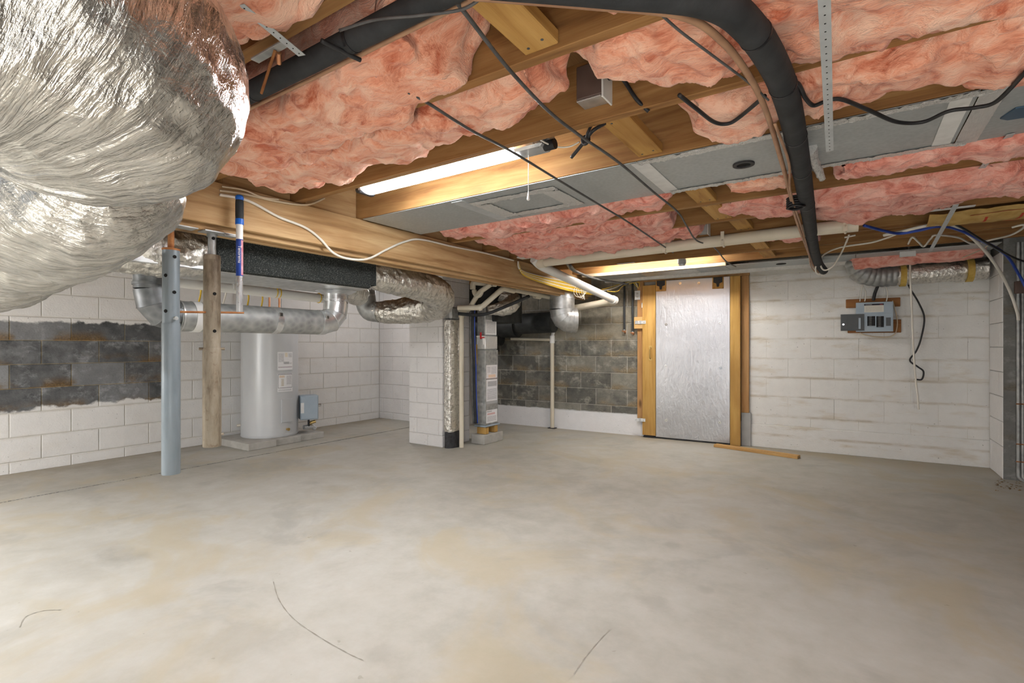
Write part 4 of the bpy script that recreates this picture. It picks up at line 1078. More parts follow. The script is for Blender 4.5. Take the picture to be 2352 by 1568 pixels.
MB().tube([(0, 0, vpt.z + 0.04), q1], 0.028, 18).make('branch', 'pvc_cream', vpipe, 40)
# drain runs above
dr = empty('drain_pipework', 'cluster of cream drain pipes and trap under the beam', 'pipe', at(1090, 690, 5.2))
dl = Matrix.Translation(-dr.location)
def pipe(parent, m_, pts, r, name='pipe', mm='pvc_cream', rad=0.04):
    return MB().tube(arc_corner([Vector(p) for p in pts], rad, 6), r, 18).xf(m_).make(name, mm, parent, 40)
pipe(dr, dl, [at(1052, 707, 5.3), at(1105, 706, 5.25), at(1155, 662, 5.2), at(1180, 668, 5.4)], 0.028)
pipe(dr, dl, [at(1099, 707, 5.25), at(1106, 705, 5.25)], 0.034, 'coupling')
pipe(dr, dl, [at(1076, 712, 5.36), at(1100, 672, 5.2), at(1128, 652, 5.15)], 0.026)
mb = MB(); mb.tube([at(1095, 665, 5.2) + Vector((0.06 * math.cos(a) * 0.8, 0.02, 0.06 * math.sin(a))) for a in [PI + PI * k / 10 for k in range(11)]], 0.026, 16); mb.xf(dl).make('trap', 'pvc_cream', dr, 40)
pipe(dr, dl, [at(1086, 664, 5.2), at(1086, 648, 5.2), at(1140, 652, 5.3)], 0.030)
pipe(dr, dl, [at(1165, 662, 5.4), at(1270, 684, 6.0)], 0.026)
pipe(dr, dl, [at(1228, 678, 5.8), at(1240, 680, 5.86)], 0.036, 'coupling')

unit = empty('air_handler', 'narrow grey equipment cabinet with stickers standing on a block', 'equipment cabinet', (-3.395, 4.58, 0))
tag(MB().box(-3.50, -3.315, 4.42, 4.78, 0.0, 0.105, 0.006).make('equipment_block', 'pad_concrete'), 'concrete block under the narrow equipment cabinet', 'concrete block')
for (ya, yb) in ((-0.11, -0.05), (0.06, 0.12)):
    MB().box(-0.06, 0.06, ya, yb, 0.107, 0.185, 0.003).make('wood_foot', 'door_wood', unit)
MB().box(-0.085, 0.078, -0.14, 0.15, 0.186, 0.205, 0.008).make('drip_pan', 'panel_enamel', unit)
MB().box(-0.07, 0.062, -0.12, 0.125, 0.206, 1.04, 0.005).make('cabinet', 'galvanised_dull', unit)
MB().box(-0.068, 0.060, -0.118, 0.122, 1.041, 1.20, 0.012).make('foil_top', 'foil_tape', unit)
MB().box(-0.06, 0.052, -0.11, 0.115, 1.201, 1.55, 0.008).make('plenum', 'galvanised_dull', unit)
for z in (0.42, 0.66):
    MB().box(-0.071, 0.03, -0.126, -0.119, z, z + 0.035, 0.003).make('rail', 'galvanised', unit)
MB().box(-0.068, -0.045, -0.127, -0.12, 0.88, 1.10, 0.003).make('filter_strip', 'kraft', unit)
def zu(v): return 1.08 - (v - 795) / 1159 * 5.52
def ulabel(name, m_, va, vb, x=0.0635):
    mb = MB(); ya, yb = -0.105, 0.105
    mb.quad((x, ya, zu(vb)), (x, yb, zu(vb)), (x, yb, zu(va)), (x, ya, zu(va)), [(0, 0), (1, 0), (1, 1), (0, 1)]); mb.make(name, m_, unit)
ulabel('sticker', 'label_unit_top', 839, 871); ulabel('sticker', 'label_unit_mid', 873, 930); ulabel('sticker', 'label_unit_low', 944, 974)
ulabel('sticker', 'label_unit_far', 733, 768, 0.0535)
vv = bpy.data.objects.new('red_valve', None); COL.objects.link(vv); vv.parent = unit; vv.location = (0.02, -0.135, zu(772)); vv['label'] = 'red lever valve on white pipe'
MB().tube([(-0.06, 0.0, 0), (0.0, 0.0, 0.0), (0.05, 0.02, -0.01)], 0.012, 12).make('body', 'pvc_white', vv, 40)
MB().box(-0.012, 0.012, -0.016, -0.006, -0.03, 0.045, 0.004).make('lever', 'red_plastic', vv)
MB().box(0.0, 0.05, -0.016, -0.006, -0.02, -0.008, 0.003).make('handle', 'red_plastic', vv)
MB().tube([(0.03, 0.0, -0.02), (0.03, 0.0, -0.09)], 0.013, 12).make('outlet', 'pvc_white', vv, 40)
for i, (u, mm, lab, r) in enumerate([(1084, 'cable_grey', 'grey refrigerant line clipped left of the cabinet', 0.012), (1089, 'black_foam', 'black foam covered line beside the cabinet', 0.015), (1093, 'cable_blue', 'thin blue line running down beside the cabinet', 0.006)]):
    cable('line_set', [at(u - 2, 690, 5.35), at(u - 3, 760, 5.35), at(u, 830, 5.36), at(u + 1, 900, 5.38), at(u + 4, 972, 5.42)], r, mm, lab, 'pipe')
cable('line_set', [at(1052, 720, 5.3), at(1110, 722, 5.3), at(1170, 700, 5.35), at(1215, 680, 5.5)], 0.017, 'black_foam', 'black foam covered pipe curving under the beam above the cabinet', 'pipe')
sleeve('flex_duct', 'crumpled dark foil duct tucked under the beam above the cabinet', [at(1150, 675, 5.7), at(1175, 690, 5.7), at(1165, 705, 5.6), at(1120, 712, 5.55)], [0.08, 0.10, 0.09, 0.05], 'foil_blanket', 31.0, wr=0.004, fr=(20, 8), nseg=50, sub=10, crum=0.01)
tag(MB().box(-3.72, -3.32, 4.6, 5.2, 1.36, 1.80, 0.01).make('dark_plenum', 'dark_shell'), 'dark metal plenum box behind the cabinet under the joists', 'duct')

# dark round duct and galvanised elbow by the back wall
dd = empty('dark_duct', 'black round duct lying along the grey block wall', 'duct', wall_pt(0.4, 0.2, 1.36))
ddl = Matrix.Translation(-dd.location)
MB().tube([wall_pt(-0.2, 0.19, 1.36), wall_pt(0.42, 0.19, 1.365)], 0.165, 28).xf(ddl).make('pipe', 'dark_shell', dd, 40)
MB().tube([wall_pt(0.40, 0.19, 1.375), wall_pt(0.95, 0.19, 1.39)], 0.135, 28).xf(ddl).make('pipe', 'dark_shell', dd, 40)
dk = empty('dark_blower', 'dark round blower housing low behind the cabinet', 'blower', wall_pt(0.12, 0.25, 1.1))
dkl = Matrix.Translation(-dk.location)
MB().tube([wall_pt(-0.08, 0.2, 1.19), wall_pt(0.16, 0.2, 1.19)], 0.10, 24).xf(dkl).make('housing', 'dark_shell', dk, 40)
MB().tube([wall_pt(0.0, 0.2, 1.12), wall_pt(0.08, 0.2, 1.0)], [0.09, 0.05], 20).xf(dkl).make('outlet', 'dark_shell', dk, 40)
ge = empty('duct_elbow', 'galvanised duct elbow hanging below the far end of the beam', 'duct', at(1290, 700, 5.95))
gl = Matrix.Translation(-ge.location); gp = at(1291, 706, 5.95)
MB().tube([gp + Vector((0, 0, -0.02)), gp + Vector((0, 0, 0.10))], 0.147, 32).xf(gl).make('collar', 'galvanised', ge, 40)
MB().tube([gp + Vector((0, 0, 0.10)), gp + Vector((0, 0, 0.112))], 0.152, 32).xf(gl).make('bead', 'galvanised', ge, 40)
MB().tube([gp + Vector((0, 0, 0.11)), gp + Vector((0, 0, 0.19))], 0.140, 32).xf(gl).make('upper_collar', 'galvanised', ge, 40)
gd = Vector((0.80, 0.60, 0))
arc = elbow_pts(gp + Vector((0, 0, -0.02)), gp + Vector((0, 0, -0.15)), gp + gd * 0.12 + Vector((0, 0, -0.15)), 4)
arc.append(gp + gd * 0.17 + Vector((0, 0, -0.15)))
gores(arc, 0.147, 32, gl, 'galvanised', ge)
MB().tube([arc[-1] - gd * 0.004, arc[-1]], 0.146, 32).xf(gl).make('end_cap', 'galvanised', ge, 40)
# pvc on the back wall
vw = wall_empty('condensate_pipe', 'thin cream pipe standing against the grey block wall', 'pipe')
MB().tube([(0.85, -0.035, 0.0), (0.85, -0.035, 1.17)], 0.026, 16).make('pipe', 'pvc_cream', vw, 40)
MB().tube([(0.85, -0.035, 1.12), (0.85, -0.035, 1.22)], 0.033, 16).make('tee', 'pvc_white', vw, 40)
MB().tube([(0.22, -0.035, 1.185), (0.84, -0.035, 1.165)], 0.020, 14).make('branch', 'pvc_cream', vw, 40)
MB().tube([(0.85, -0.035, 1.21), (0.87, -0.035, 1.28), (0.95, -0.06, 1.36)], 0.022, 14).make('offset', 'pvc_white', vw, 40)
MB().box(0.80, 0.90, -0.07, 0.0, 0.0, 0.01).make('foot', 'black_rubber', vw)
# long white drain pipe under the joists
dp = empty('drain_pipe', 'long cream drain pipe hung under the joists across the ceiling', 'pipe', (-2.40, 4.06, 1.875))
DL = Matrix.Translation(-dp.location)
MB().tube([(-2.42, 4.10, 1.868), (-0.2, 3.985, 1.872), (0.05, 4.0, 1.873)], 0.043, 20).xf(DL).make('pipe', 'pvc_cream', dp, 40)
MB().tube([(-2.44, 4.10, 1.868), (-2.36, 4.098, 1.868)], 0.051, 20).xf(DL).make('coupling', 'pvc_cream', dp, 40)
for x in (-1.22, -0.78, -0.02):
    yy = 4.10 - 0.115 * (x + 2.42) / 2.37
    MB().tube([(x, yy + 0.046 * math.cos(a), 1.872 + 0.046 * math.sin(a)) for a in [PI * k / 8 + PI for k in range(9)]], 0.008, 8).xf(DL).make('strap_hook', 'pvc_cream', dp, 0)
    MB().box(x - 0.012, x + 0.012, yy - 0.05, yy - 0.04, 1.83, 1.93).xf(DL).make('hanger', 'pvc_cream', dp)
ds = empty('drain_pipe', 'white drain pipe sloping down beside the beam to the back wall', 'pipe', (-2.45, 4.2, 1.84))
DSL = Matrix.Translation(-ds.location)
e1 = Vector((-2.44, 4.14, 1.845)); e2 = on_y(1412, 690, 5.62); e3 = on_w(1322, 707, 0.25); e3 = wall_pt(e3[0], 0.25, e3[1])
pipe(ds, DSL, [Vector((-2.46, 4.05, 1.90)), e1, e2 - (e2 - e1).normalized() * 0.02], 0.042, 'pipe', 'pvc_white', 0.07)
MB().tube([e2 - (e2 - e1).normalized() * 0.06, e2], 0.050, 20).xf(DSL).make('elbow_socket', 'pvc_white', ds, 40)
MB().tube([e2, e2 + (e3 - e2).normalized() * 0.06], 0.048, 20).xf(DSL).make('elbow_socket', 'pvc_cream', ds, 40)
MB().tube([e2, e3], 0.040, 20).xf(DSL).make('return_pipe', 'pvc_cream', ds, 40)
MB().box(-2.62, -2.40, 4.0, 4.10, 1.915, 1.93, 0.004).xf(DSL).make('wall_plate', 'pvc_white', ds)

# ------------------------------------------------------------------ door in the back wall (wall frame: x along, -y out)
door = bpy.data.objects.new('door_1', None); COL.objects.link(door)
door.location = (WX, WY, 0); door.rotation_euler = (0, 0, WA)
struct(door, 'foil faced insulated door with yellow wooden boards in the back wall'); door['category'] = 'door'
def wbox(parent, name, m_, s0, s1, n0, n1, z0, z1, c=0.003):
    return MB().box(s0, s1, -n1, -n0, z0, z1, c).make(name, m_, parent)
wbox(door, 'left_jamb', 'jamb_wood', 1.985, 2.06, -0.02, 0.035, 0.20, 1.86)
wbox(door, 'left_stile', 'door_wood', 2.058, 2.212, 0.036, 0.075, 0.03, 1.80)
wbox(door, 'foil_panel', 'foil_board', 2.213, 3.020, 0.030, 0.062, 0.018, 1.845)
wbox(door, 'right_stile', 'door_wood', 3.024, 3.125, 0.030, 0.080, 0.0, 1.845)
wbox(door, 'right_jamb', 'jamb_wood', 3.127, 3.205, -0.01, 0.025, 0.36, 1.845)
wbox(door, 'plastic_strip', 'grey_plastic', 3.13, 3.225, -0.01, 0.030, 0.0, 0.36)
wbox(door, 'hinge_block', 'pale_wood_x', 1.955, 2.057, 0.036, 0.07, 1.29, 1.43)
wbox(door, 'sill_shade', 'black_rubber', 2.06, 3.02, 0.0, 0.05, 0.0, 0.016)  # dark strip standing in for the shade along the door foot
wbox(door, 'head_board', 'jamb_wood', 1.99, 3.21, -0.01, 0.025, 1.846, 1.90)
for z, s in ((1.365, 2.035), (0.205, 2.03)):
    h = bpy.data.objects.new('hinge', None); COL.objects.link(h); h.parent = door; h.location = (s, -0.0775, z)
    MB().box(-0.065, 0.065, -0.003, 0.003, -0.019, 0.019, 0.001).make('strap', 'galvanised_bright', h)
    MB().tube([(0.0, -0.006, -0.022), (0.0, -0.006, 0.022)], 0.007, 12).make('knuckle', 'galvanised_bright', h, 40)
    for x in (-0.045, 0.045):
        MB().tube([(x, -0.003, 0), (x, -0.007, 0)], 0.006, 10).make('screw', 'chrome', h, 40)
hd = bpy.data.objects.new('handle', None); COL.objects.link(hd); hd.parent = door; hd.location = (2.155, -0.077, 1.0)
MB().tube(arc_corner([(0, 0, -0.07), (0, -0.03, -0.055), (0, -0.035, 0), (0, -0.03, 0.055), (0, 0, 0.07)], 0.02), 0.007, 10).make('grip', 'brass', hd, 0)
for z in (-0.072, 0.072):
    MB().box(-0.018, 0.018, -0.003, 0.001, z - 0.014, z + 0.014, 0.001).make('plate', 'brass', hd)
for (u, v) in ((1562, 650), (1605, 650), (1530, 745), (1654, 740), (1529, 840), (1655, 845), (1530, 965), (1653, 970)):
    s, z = on_w(u, v, 0.063)
    mb = MB(); mb.tube([(s, -0.0615, z), (s, -0.065, z)], [0.017, 0.015], 18); o = mb.make('washer', 'chrome', door, 40)
    MB().tube([(s, -0.065, z), (s, -0.067, z)], 0.006, 10).make('screw', 'galvanised_dull', door, 40)
for (ua, ub, va, vb) in ((1506, 1530, 645, 668), (1636, 1662, 637, 662)):
    s0, z1 = on_w(ua, va, 0.07); s1, z0 = on_w(ub, vb, 0.07)
    wbox(door, 'corner_block', 'block_wood', s0, s1, 0.0625, 0.072, z0, z1, 0.002)
    sm, wq_ = (s0 + s1) / 2, (s1 - s0)
    mb = MB(); t = 0.30
    mb.prism([(s0 + 0.1 * wq_, z1 - 0.002), (s0 + 0.1 * wq_, z0 + 0.55 * (z1 - z0)), (sm - 0.14 * wq_, z0 + 0.45 * (z1 - z0)), (sm - 0.10 * wq_, z0 + 0.16 * (z1 - z0)), (sm + 0.10 * wq_, z0 + 0.16 * (z1 - z0)),
              (sm + 0.14 * wq_, z0 + 0.45 * (z1 - z0)), (s1 - 0.1 * wq_, z0 + 0.55 * (z1 - z0)), (s1 - 0.1 * wq_, z1 - 0.002)], 'Y', -0.0725, -0.0745)
    fixn(mb.make('bracket', 'black_plastic', door))
# loose board on the floor in front of the door
p, q = Vector((-1.20, 5.745, 0)), Vector((-0.40, 5.575, 0)); ang = math.atan2(q.y - p.y, q.x - p.x)
bd = empty('floor_board', 'short weathered wooden board lying on the floor below the door', 'board', (p + q) / 2, ang)
hl = (q - p).length / 2
MB().box(-hl, hl, -0.042, 0.042, 0.0, 0.026, 0.003).make('plank', 'pale_wood_x', bd)
for k in range(4): MB().box(-hl + 0.002, hl - 0.002, -0.034 + 0.018 * k, -0.022 + 0.018 * k, 0.026, 0.030, 0.001).make('ridge', 'pale_wood_x', bd)
# switch, sensor and stub pipes left of the door
sw = wall_empty('outlet_box', 'small grey outlet box on the wall left of the door', 'electrical box')
s, z = on_w(1465, 678, 0.03)
wbox(sw, 'case', 'grey_plastic', s - 0.03, s + 0.03, 0.0, 0.045, z - 0.05, z + 0.05)
wbox(sw, 'cover', 'strap_metal', s - 0.034, s + 0.034, 0.046, 0.049, z - 0.055, z + 0.055, 0.001)
for dz_ in (-0.02, 0.02): wbox(sw, 'socket', 'grey_plastic', s - 0.012, s + 0.012, 0.0495, 0.051, z + dz_ - 0.011, z + dz_ + 0.011, 0.001)
s, z = on_w(1476, 701, 0.05)
tag(wbox(None, 'door_sensor', 'white_plastic', s - 0.012, s + 0.012, 0.037, 0.055, z - 0.03, z + 0.03), 'tiny white sensor stuck to the door frame', 'sensor')
ds_ = bpy.data.objects['door_sensor']; ds_.location = (WX, WY, 0); ds_.rotation_euler = (0, 0, WA)
for u, vb, lab in ((1434, 762, 'black insulated stub pipe left of the door, further one'), (1453, 766, 'black insulated stub pipe nearest the door')):
    st = wall_empty('stub_pipe', lab, 'pipe')
    s, z = on_w(u, vb, 0.04); _, zt = on_w(u, 655, 0.04)
    MB().tube([(s, -0.04, z + 0.03), (s, -0.04, zt + 0.05)], 0.013, 12).make('sleeve', 'black_foam', st, 40)
    MB().tube([(s, -0.04, z + 0.01), (s, -0.04, z + 0.05)], 0.010, 12).make('valve', 'galvanised', st, 40)
    MB().tube([(s, -0.04, z), (s, -0.0, z - 0.01)], 0.010, 12).make('tail', 'copper', st, 40)
    MB().tube([(s - 0.025, -0.05, z + 0.01), (s + 0.025, -0.05, z + 0.01)], 0.007, 10).make('knob', 'copper', st, 40)

# ------------------------------------------------------------------ breaker panel
pn = wall_empty('breaker_panel', 'grey breaker panel with open door on the white wall', 'electrical panel')
NB = 0.105
def W(u, v, n=NB): return on_w(u, v, n)
s0, z1 = W(1966, 695); s1, z0 = W(2052, 761)
wbox(pn, 'box', 'panel_enamel', s0 + 0.01, s1 - 0.004, 0.024, NB - 0.012, z0 + 0.004, z1 - 0.004)
wbox(pn, 'cover', 'panel_enamel', s0, s1, NB - 0.012, NB, z0, z1)
ta, tb = W(1943, 690, 0.02), W(2068, 705, 0.02)
wbox(pn, 'backing_board', 'red_wood', ta[0], tb[0], 0.0, 0.023, ta[1] - 0.075, ta[1] + 0.01)
ta, tb = W(1947, 752, 0.02), W(2070, 760, 0.02)
wbox(pn, 'backing_board', 'red_wood', ta[0], tb[0], 0.0, 0.023, ta[1] - 0.055, ta[1] + 0.07)
la, lb = W(1985, 698, NB + 0.001), W(2030, 716, NB + 0.001)
mb = MB(); mb.quad((la[0], -NB - 0.001, lb[1]), (lb[0], -NB - 0.001, lb[1]), (lb[0], -NB - 0.001, la[1]), (la[0], -NB - 0.001, la[1]), [(0, 0), (1, 0), (1, 1), (0, 1)]); mb.make('rating_label', 'label_panel', pn)
wbox(pn, 'cover_ridge', 'panel_enamel', s0 + 0.002, s1 - 0.002, NB, NB + 0.003, W(2000, 720)[1] - 0.003, W(2000, 720)[1], 0.001)
for (ua, ub, va, vb, cnt) in ((1992, 2010, 726, 748, 8), (2013, 2030, 726, 751, 9)):
    a, b = W(ua, va, NB + 0.001), W(ub, vb, NB + 0.001)
    wbox(pn, 'breaker_slot', 'hole_black', a[0], b[0], NB - 0.001, NB + 0.001, b[1], a[1], 0)
    dz_ = (a[1] - b[1]) / cnt
    for k in range(cnt):
        wbox(pn, 'breaker', 'black_plastic', a[0] + 0.004, b[0] - 0.004, NB + 0.001, NB + 0.008, b[1] + k * dz_ + 0.002, b[1] + (k + 1) * dz_ - 0.002, 0.001)
        wbox(pn, 'breaker_switch', 'grey_plastic', a[0] + 0.014, a[0] + 0.034, NB + 0.008, NB + 0.013, b[1] + k * dz_ + 0.004, b[1] + (k + 1) * dz_ - 0.004, 0.001)
a, b = W(2035, 729), W(2046, 748)
wbox(pn, 'latch_recess', 'panel_dark', a[0], b[0], NB, NB + 0.002, b[1], a[1], 0)
a, b = W(1931, 722, NB + 0.01), W(1985, 759, NB + 0.01)
pdr = wbox(pn, 'panel_door', 'panel_dark', a[0], b[0], NB + 0.003, NB + 0.008, b[1], a[1], 0.001)
a, b = W(1946, 726, NB + 0.01), W(1976, 757, NB + 0.01)
wbox(pdr, 'door_recess', 'panel_dark', a[0], b[0], NB + 0.008, NB + 0.0095, b[1], a[1], 0.001)
a, b = W(1972, 730, NB + 0.01), W(1977, 755, NB + 0.01)
wbox(pdr, 'door_slot', 'panel_enamel', a[0], b[0], NB + 0.0096, NB + 0.0105, b[1], a[1], 0)
a = W(1937, 745, NB + 0.01); MB().tube([(a[0], -NB - 0.008, a[1]), (a[0], -NB - 0.018, a[1])], 0.010, 12).make('latch', 'chrome', pdr, 40)

# ------------------------------------------------------------------ silver duct along the top of the white wall
def wp3(u, v, n): s, z = on_w(u, v, n); return wall_pt(s, n, z)
wdp = [wp3(1968, 588, 0.20), wp3(1970, 612, 0.20), wp3(1985, 628, 0.19), wp3(2015, 634, 0.17), wp3(2060, 633, 0.15)]
sleeve('flex_duct', 'grey corrugated duct elbow above the breaker panel', wdp, [0.085, 0.098, 0.10, 0.095, 0.092], 'galvanised_dull', 41.0, wr=0.001, fr=(34, 2), nseg=48, sub=26, crum=0.0, ridge=(0.009, 0.045))
sleeve('wall_duct', 'silver wrapped duct running to the right corner above the panel', [wp3(2058, 633, 0.15), wp3(2120, 628, 0.14), wp3(2190, 622, 0.13), wp3(2266, 616, 0.12)], [0.092, 0.094, 0.095, 0.096], 'foil_blanket', 43.0, wr=0.002, fr=(12, 6), nseg=56, sub=14, crum=0.003)
for (u, v, lab) in ((2073, 632, 'yellow tape band where the wall duct meets its elbow'), (2226, 620, 'yellow tape band near the right end of the wall duct')):
    c_ = wp3(u, v, 0.142); d_ = Vector((math.cos(WA), math.sin(WA), 0))
    tag(MB().tube([c_ - d_ * 0.022, c_ + d_ * 0.022], 0.104, 28).make('tape_band', 'tape_yellow', None, 40), lab, 'tape')
# conduits at the right wall end
for i, (u, r, lab) in enumerate(((2339, 0.012, 'grey conduit running up the raw wall edge, left one'), (2349, 0.011, 'grey conduit running up the raw wall edge, right one'))):
    p = on_y(u, 900, 5.60)
    c_ = empty('conduit', lab, 'conduit', (p.x, p.y, 0.0))
    MB().tube(arc_corner([(0, 0, 1.91), (0, 0, 0.03), (0.04, 0.0, 0.0)], 0.02), r, 12).make('pipe', 'galvanised_dull', c_, 40)
    for z in (0.16, 0.30, 0.62): MB().tube([(-0.016, -0.012, z), (0.016, -0.012, z)], 0.005, 8).make('clip', 'copper', c_, 40)
tag(MB().box(1.105, 1.165, 5.585, 5.628, 1.50, 1.60, 0.004).make('junction_box', 'brown_plastic'), 'small brown box on the raw wall edge at right', 'electrical box')

# ------------------------------------------------------------------ pipes and straps under the joists
rl = empty('refrigerant_pipe', 'thick black foam covered pipe curving across the ceiling at right', 'pipe', (-0.2, 2.8, 1.86))
RLm = Matrix.Translation(-rl.location)
core = [(-0.62, 0.85, 1.845), (-0.42, 1.02, 1.845)] + [tuple(on_z(u, v, 1.845)) for u, v in [(1625, 0), (1720, 62), (1783, 160), (1814, 250), (1834, 350), (1846, 420), (1858, 500), (1868, 565)]] + [(-0.235, 5.40, 1.845), (-0.20, 5.66, 1.80)]
MB().tube(smooth_path(core, 10), [0.037] * 1 + [0.037] * (10 * (len(core) - 1)), 24).xf(RLm).make('foam_sleeve', 'black_foam', rl, 0)
off = [Vector((p[0] - 0.062 + (0.02 if i > 8 else 0), p[1] + 0.0, p[2] - 0.012)) for i, p in enumerate(core)]
MB().tube(smooth_path(off, 10), 0.009, 10).xf(RLm).make('copper_line', 'copper_tan', rl, 0)
off2 = [Vector((p[0] - 0.045 + 0.012 * math.sin(i * 2.1), p[1] + 0.02, p[2] - 0.03)) for i, p in enumerate(core[5:])]
MB().tube(smooth_path(off2, 10), 0.005, 8).xf(RLm).make('control_wire', 'copper_tan', rl, 0)
sp_ = smooth_path(core, 10)
for i in (32, 44, 56, 66, 76, 86):
    c_ = sp_[i]; t = (sp_[i + 1] - sp_[i - 1]).normalized()
    MB().tube([c_ - t * 0.004, c_ + t * 0.004], 0.0385, 20).xf(RLm).make('zip_tie', 'black_plastic', rl, 40)
cn = on_z(1828, 455, 1.85); cc = empty('wire_coil', 'small black coil of wire hanging beside the black pipe', 'wire', cn)
for k in range(5):
    z = -0.012 * k
    MB().tube([(0.040 * math.cos(a), 0.040 * math.sin(a), z + 0.002 * math.sin(3 * a)) for a in [2 * PI * i / 24 for i in range(25)]], 0.006, 8, False).make('turn', 'black_plastic', cc, 0)
lp = empty('refrigerant_pipe', 'black foam covered pipe along the joist beside the foil duct', 'pipe', (-1.2, 0.86, 1.875))
MB().tube([(-0.75, 0, 0.0), (-0.2, 0.0, 0.0), (0.6, 0.0, 0.0)], 0.030, 22).make('foam_sleeve', 'black_foam', lp, 40)
MB().tube([(-0.75, 0.045, -0.01), (-0.1, 0.043, -0.012), (0.6, 0.04, -0.01)], 0.006, 10).make('copper_line', 'copper_tan', lp, 40)
for x in (0.12, -0.35): MB().tube([(x, 0, 0), (x + 0.012, 0, 0)], 0.0315, 22).make('zip_tie', 'black_plastic', lp, 40)
# hanger plate with copper stub below the pipe
hg = empty('pipe_hanger', 'thin rusty hanger rod with bracket beside the foil duct', 'hanger', on_z(632, 115, 1.88))
p0 = hg.location; p1 = at(600, 215, 1.42)
MB().tube([Vector((0, 0, 0)), p1 - p0], 0.004, 8).make('rod', 'rust', hg, 40)
MB().box(-0.10, 0.05, -0.012, 0.012, 0.0, 0.006, 0.001).make('bracket', 'galvanised_dull', hg)
MB().tube([(0.0, 0.01, -0.002), (-0.03, 0.03, -0.012)], 0.007, 12).make('clip', 'copper', hg, 40)
def strap(label, p0, p1, wd, nh):
    p0, p1 = Vector(p0), Vector(p1); d = (p1 - p0); L = d.length
    r = empty('perforated_strap', label, 'strap', p0, math.atan2(d.y, d.x))
    MB().box(0, L, -wd / 2, wd / 2, 0, 0.0015).make('band', 'strap_metal', r)
    mb = MB()
    for k in range(nh):
        x = L * (k + 0.5) / nh; mb.lathe([(wd * 0.09, -0.0006), (wd * 0.09, 0.0)], 8, (x, 0))
    o = mb.make('punched_holes', 'hole_black', r); o['kind'] = 'stuff'
    return r
strap('long perforated steel strap running toward the metal duct', (-0.04, 1.05, 1.812), (-0.06, 2.235, 1.906), 0.024, 34)
strap('perforated steel strap at upper left touching the foil duct', on_z(552, 12, 1.855), on_z(690, 82, 1.905), 0.022, 9)
strap('flat strap holding the rosy batt up, far right', on_z(2322, 308, 1.908), on_z(2245, 436, 1.83), 0.024, 2)
strap('flat strap crossing the white and blue cables at right', on_z(2196, 470, 1.83), on_z(2136, 560, 1.89), 0.024, 2)
# thin cables stapled under the joists
Z = 1.905
def cz(name, uv, r, m_, label, z=Z, cat='cable', **k): return cable(name, [on_z(u, v, z) for u, v in uv], r, m_, label, cat, **k)
cz('ceiling_cable', [(738, 93), (800, 125), (828, 138)], 0.006, 'cable_black', 'short black cable end poking out near the black pipe', 1.845)
cz('ceiling_cable', [(850, 165), (905, 197), (975, 232), (1080, 298), (1175, 348), (1290, 418), (1370, 466), (1440, 508), (1480, 535), (1546, 580)], 0.0052, 'cable_grey', 'grey cable running past the right end of the tube light', 1.862)
cz('ceiling_cable', [(1030, -20), (1080, 45), (1170, 160), (1260, 255), (1330, 310), (1420, 372), (1500, 440), (1556, 486), (1578, 520), (1600, 552), (1640, 568), (1668, 600), (1690, 612)], 0.0055, 'cable_grey', 'grey cable crossing the joists right of the tube light', 1.862)
cz('ceiling_cable', [(780, 70), (860, 46), (960, 36), (1060, 22), (1110, -8)], 0.0035, 'cable_grey', 'thin brown wire near the top edge beside the black pipe', 1.83)
cz('ceiling_cable', [(1494, 10), (1560, 70), (1640, 130), (1720, 190), (1765, 230)], 0.0032, 'cable_grey', 'thin wire running over the peach batt to the black pipe', 1.83)
cz('looping_cable', [(1560, 218), (1600, 250), (1640, 280), (1672, 284), (1700, 268), (1757, 220)], 0.0065, 'cable_black', 'black cord looping left of the thick black pipe', 1.845)
cz('looping_cable', [(1800, 190), (1832, 192), (1850, 225), (1868, 242), (1890, 235), (1910, 228), (1940, 230), (2000, 255), (2060, 280), (2120, 280), (2180, 255), (2240, 247), (2290, 232), (2360, 160)], 0.0065, 'cable_black', 'black cord looping under the metal duct at upper right', 1.845)
# white cable stapled to the beam
cable('beam_cable', [on_x(u, v, -2.672) for u, v in [(505, 447), (570, 461), (640, 498), (700, 522), (735, 548), (765, 580), (800, 594), (845, 594), (890, 572), (930, 555), (968, 550), (1040, 566), (1110, 580), (1180, 598)]], 0.0075, 'cable_white', 'white cable looping along the face of the main beam')
cable('beam_cable', [on_x(u, v, -2.668) for u, v in [(505, 437), (560, 445), (640, 463), (705, 470), (745, 455)]], 0.006, 'cable_beige', 'beige cable along the top edge of the beam by the pole')
cable('beam_cable', [on_x(u, v, -2.664) for u, v in [(510, 428), (560, 436), (600, 452), (640, 458)]], 0.005, 'cable_beige', 'upper beige cable entering the beam beside the foil duct')
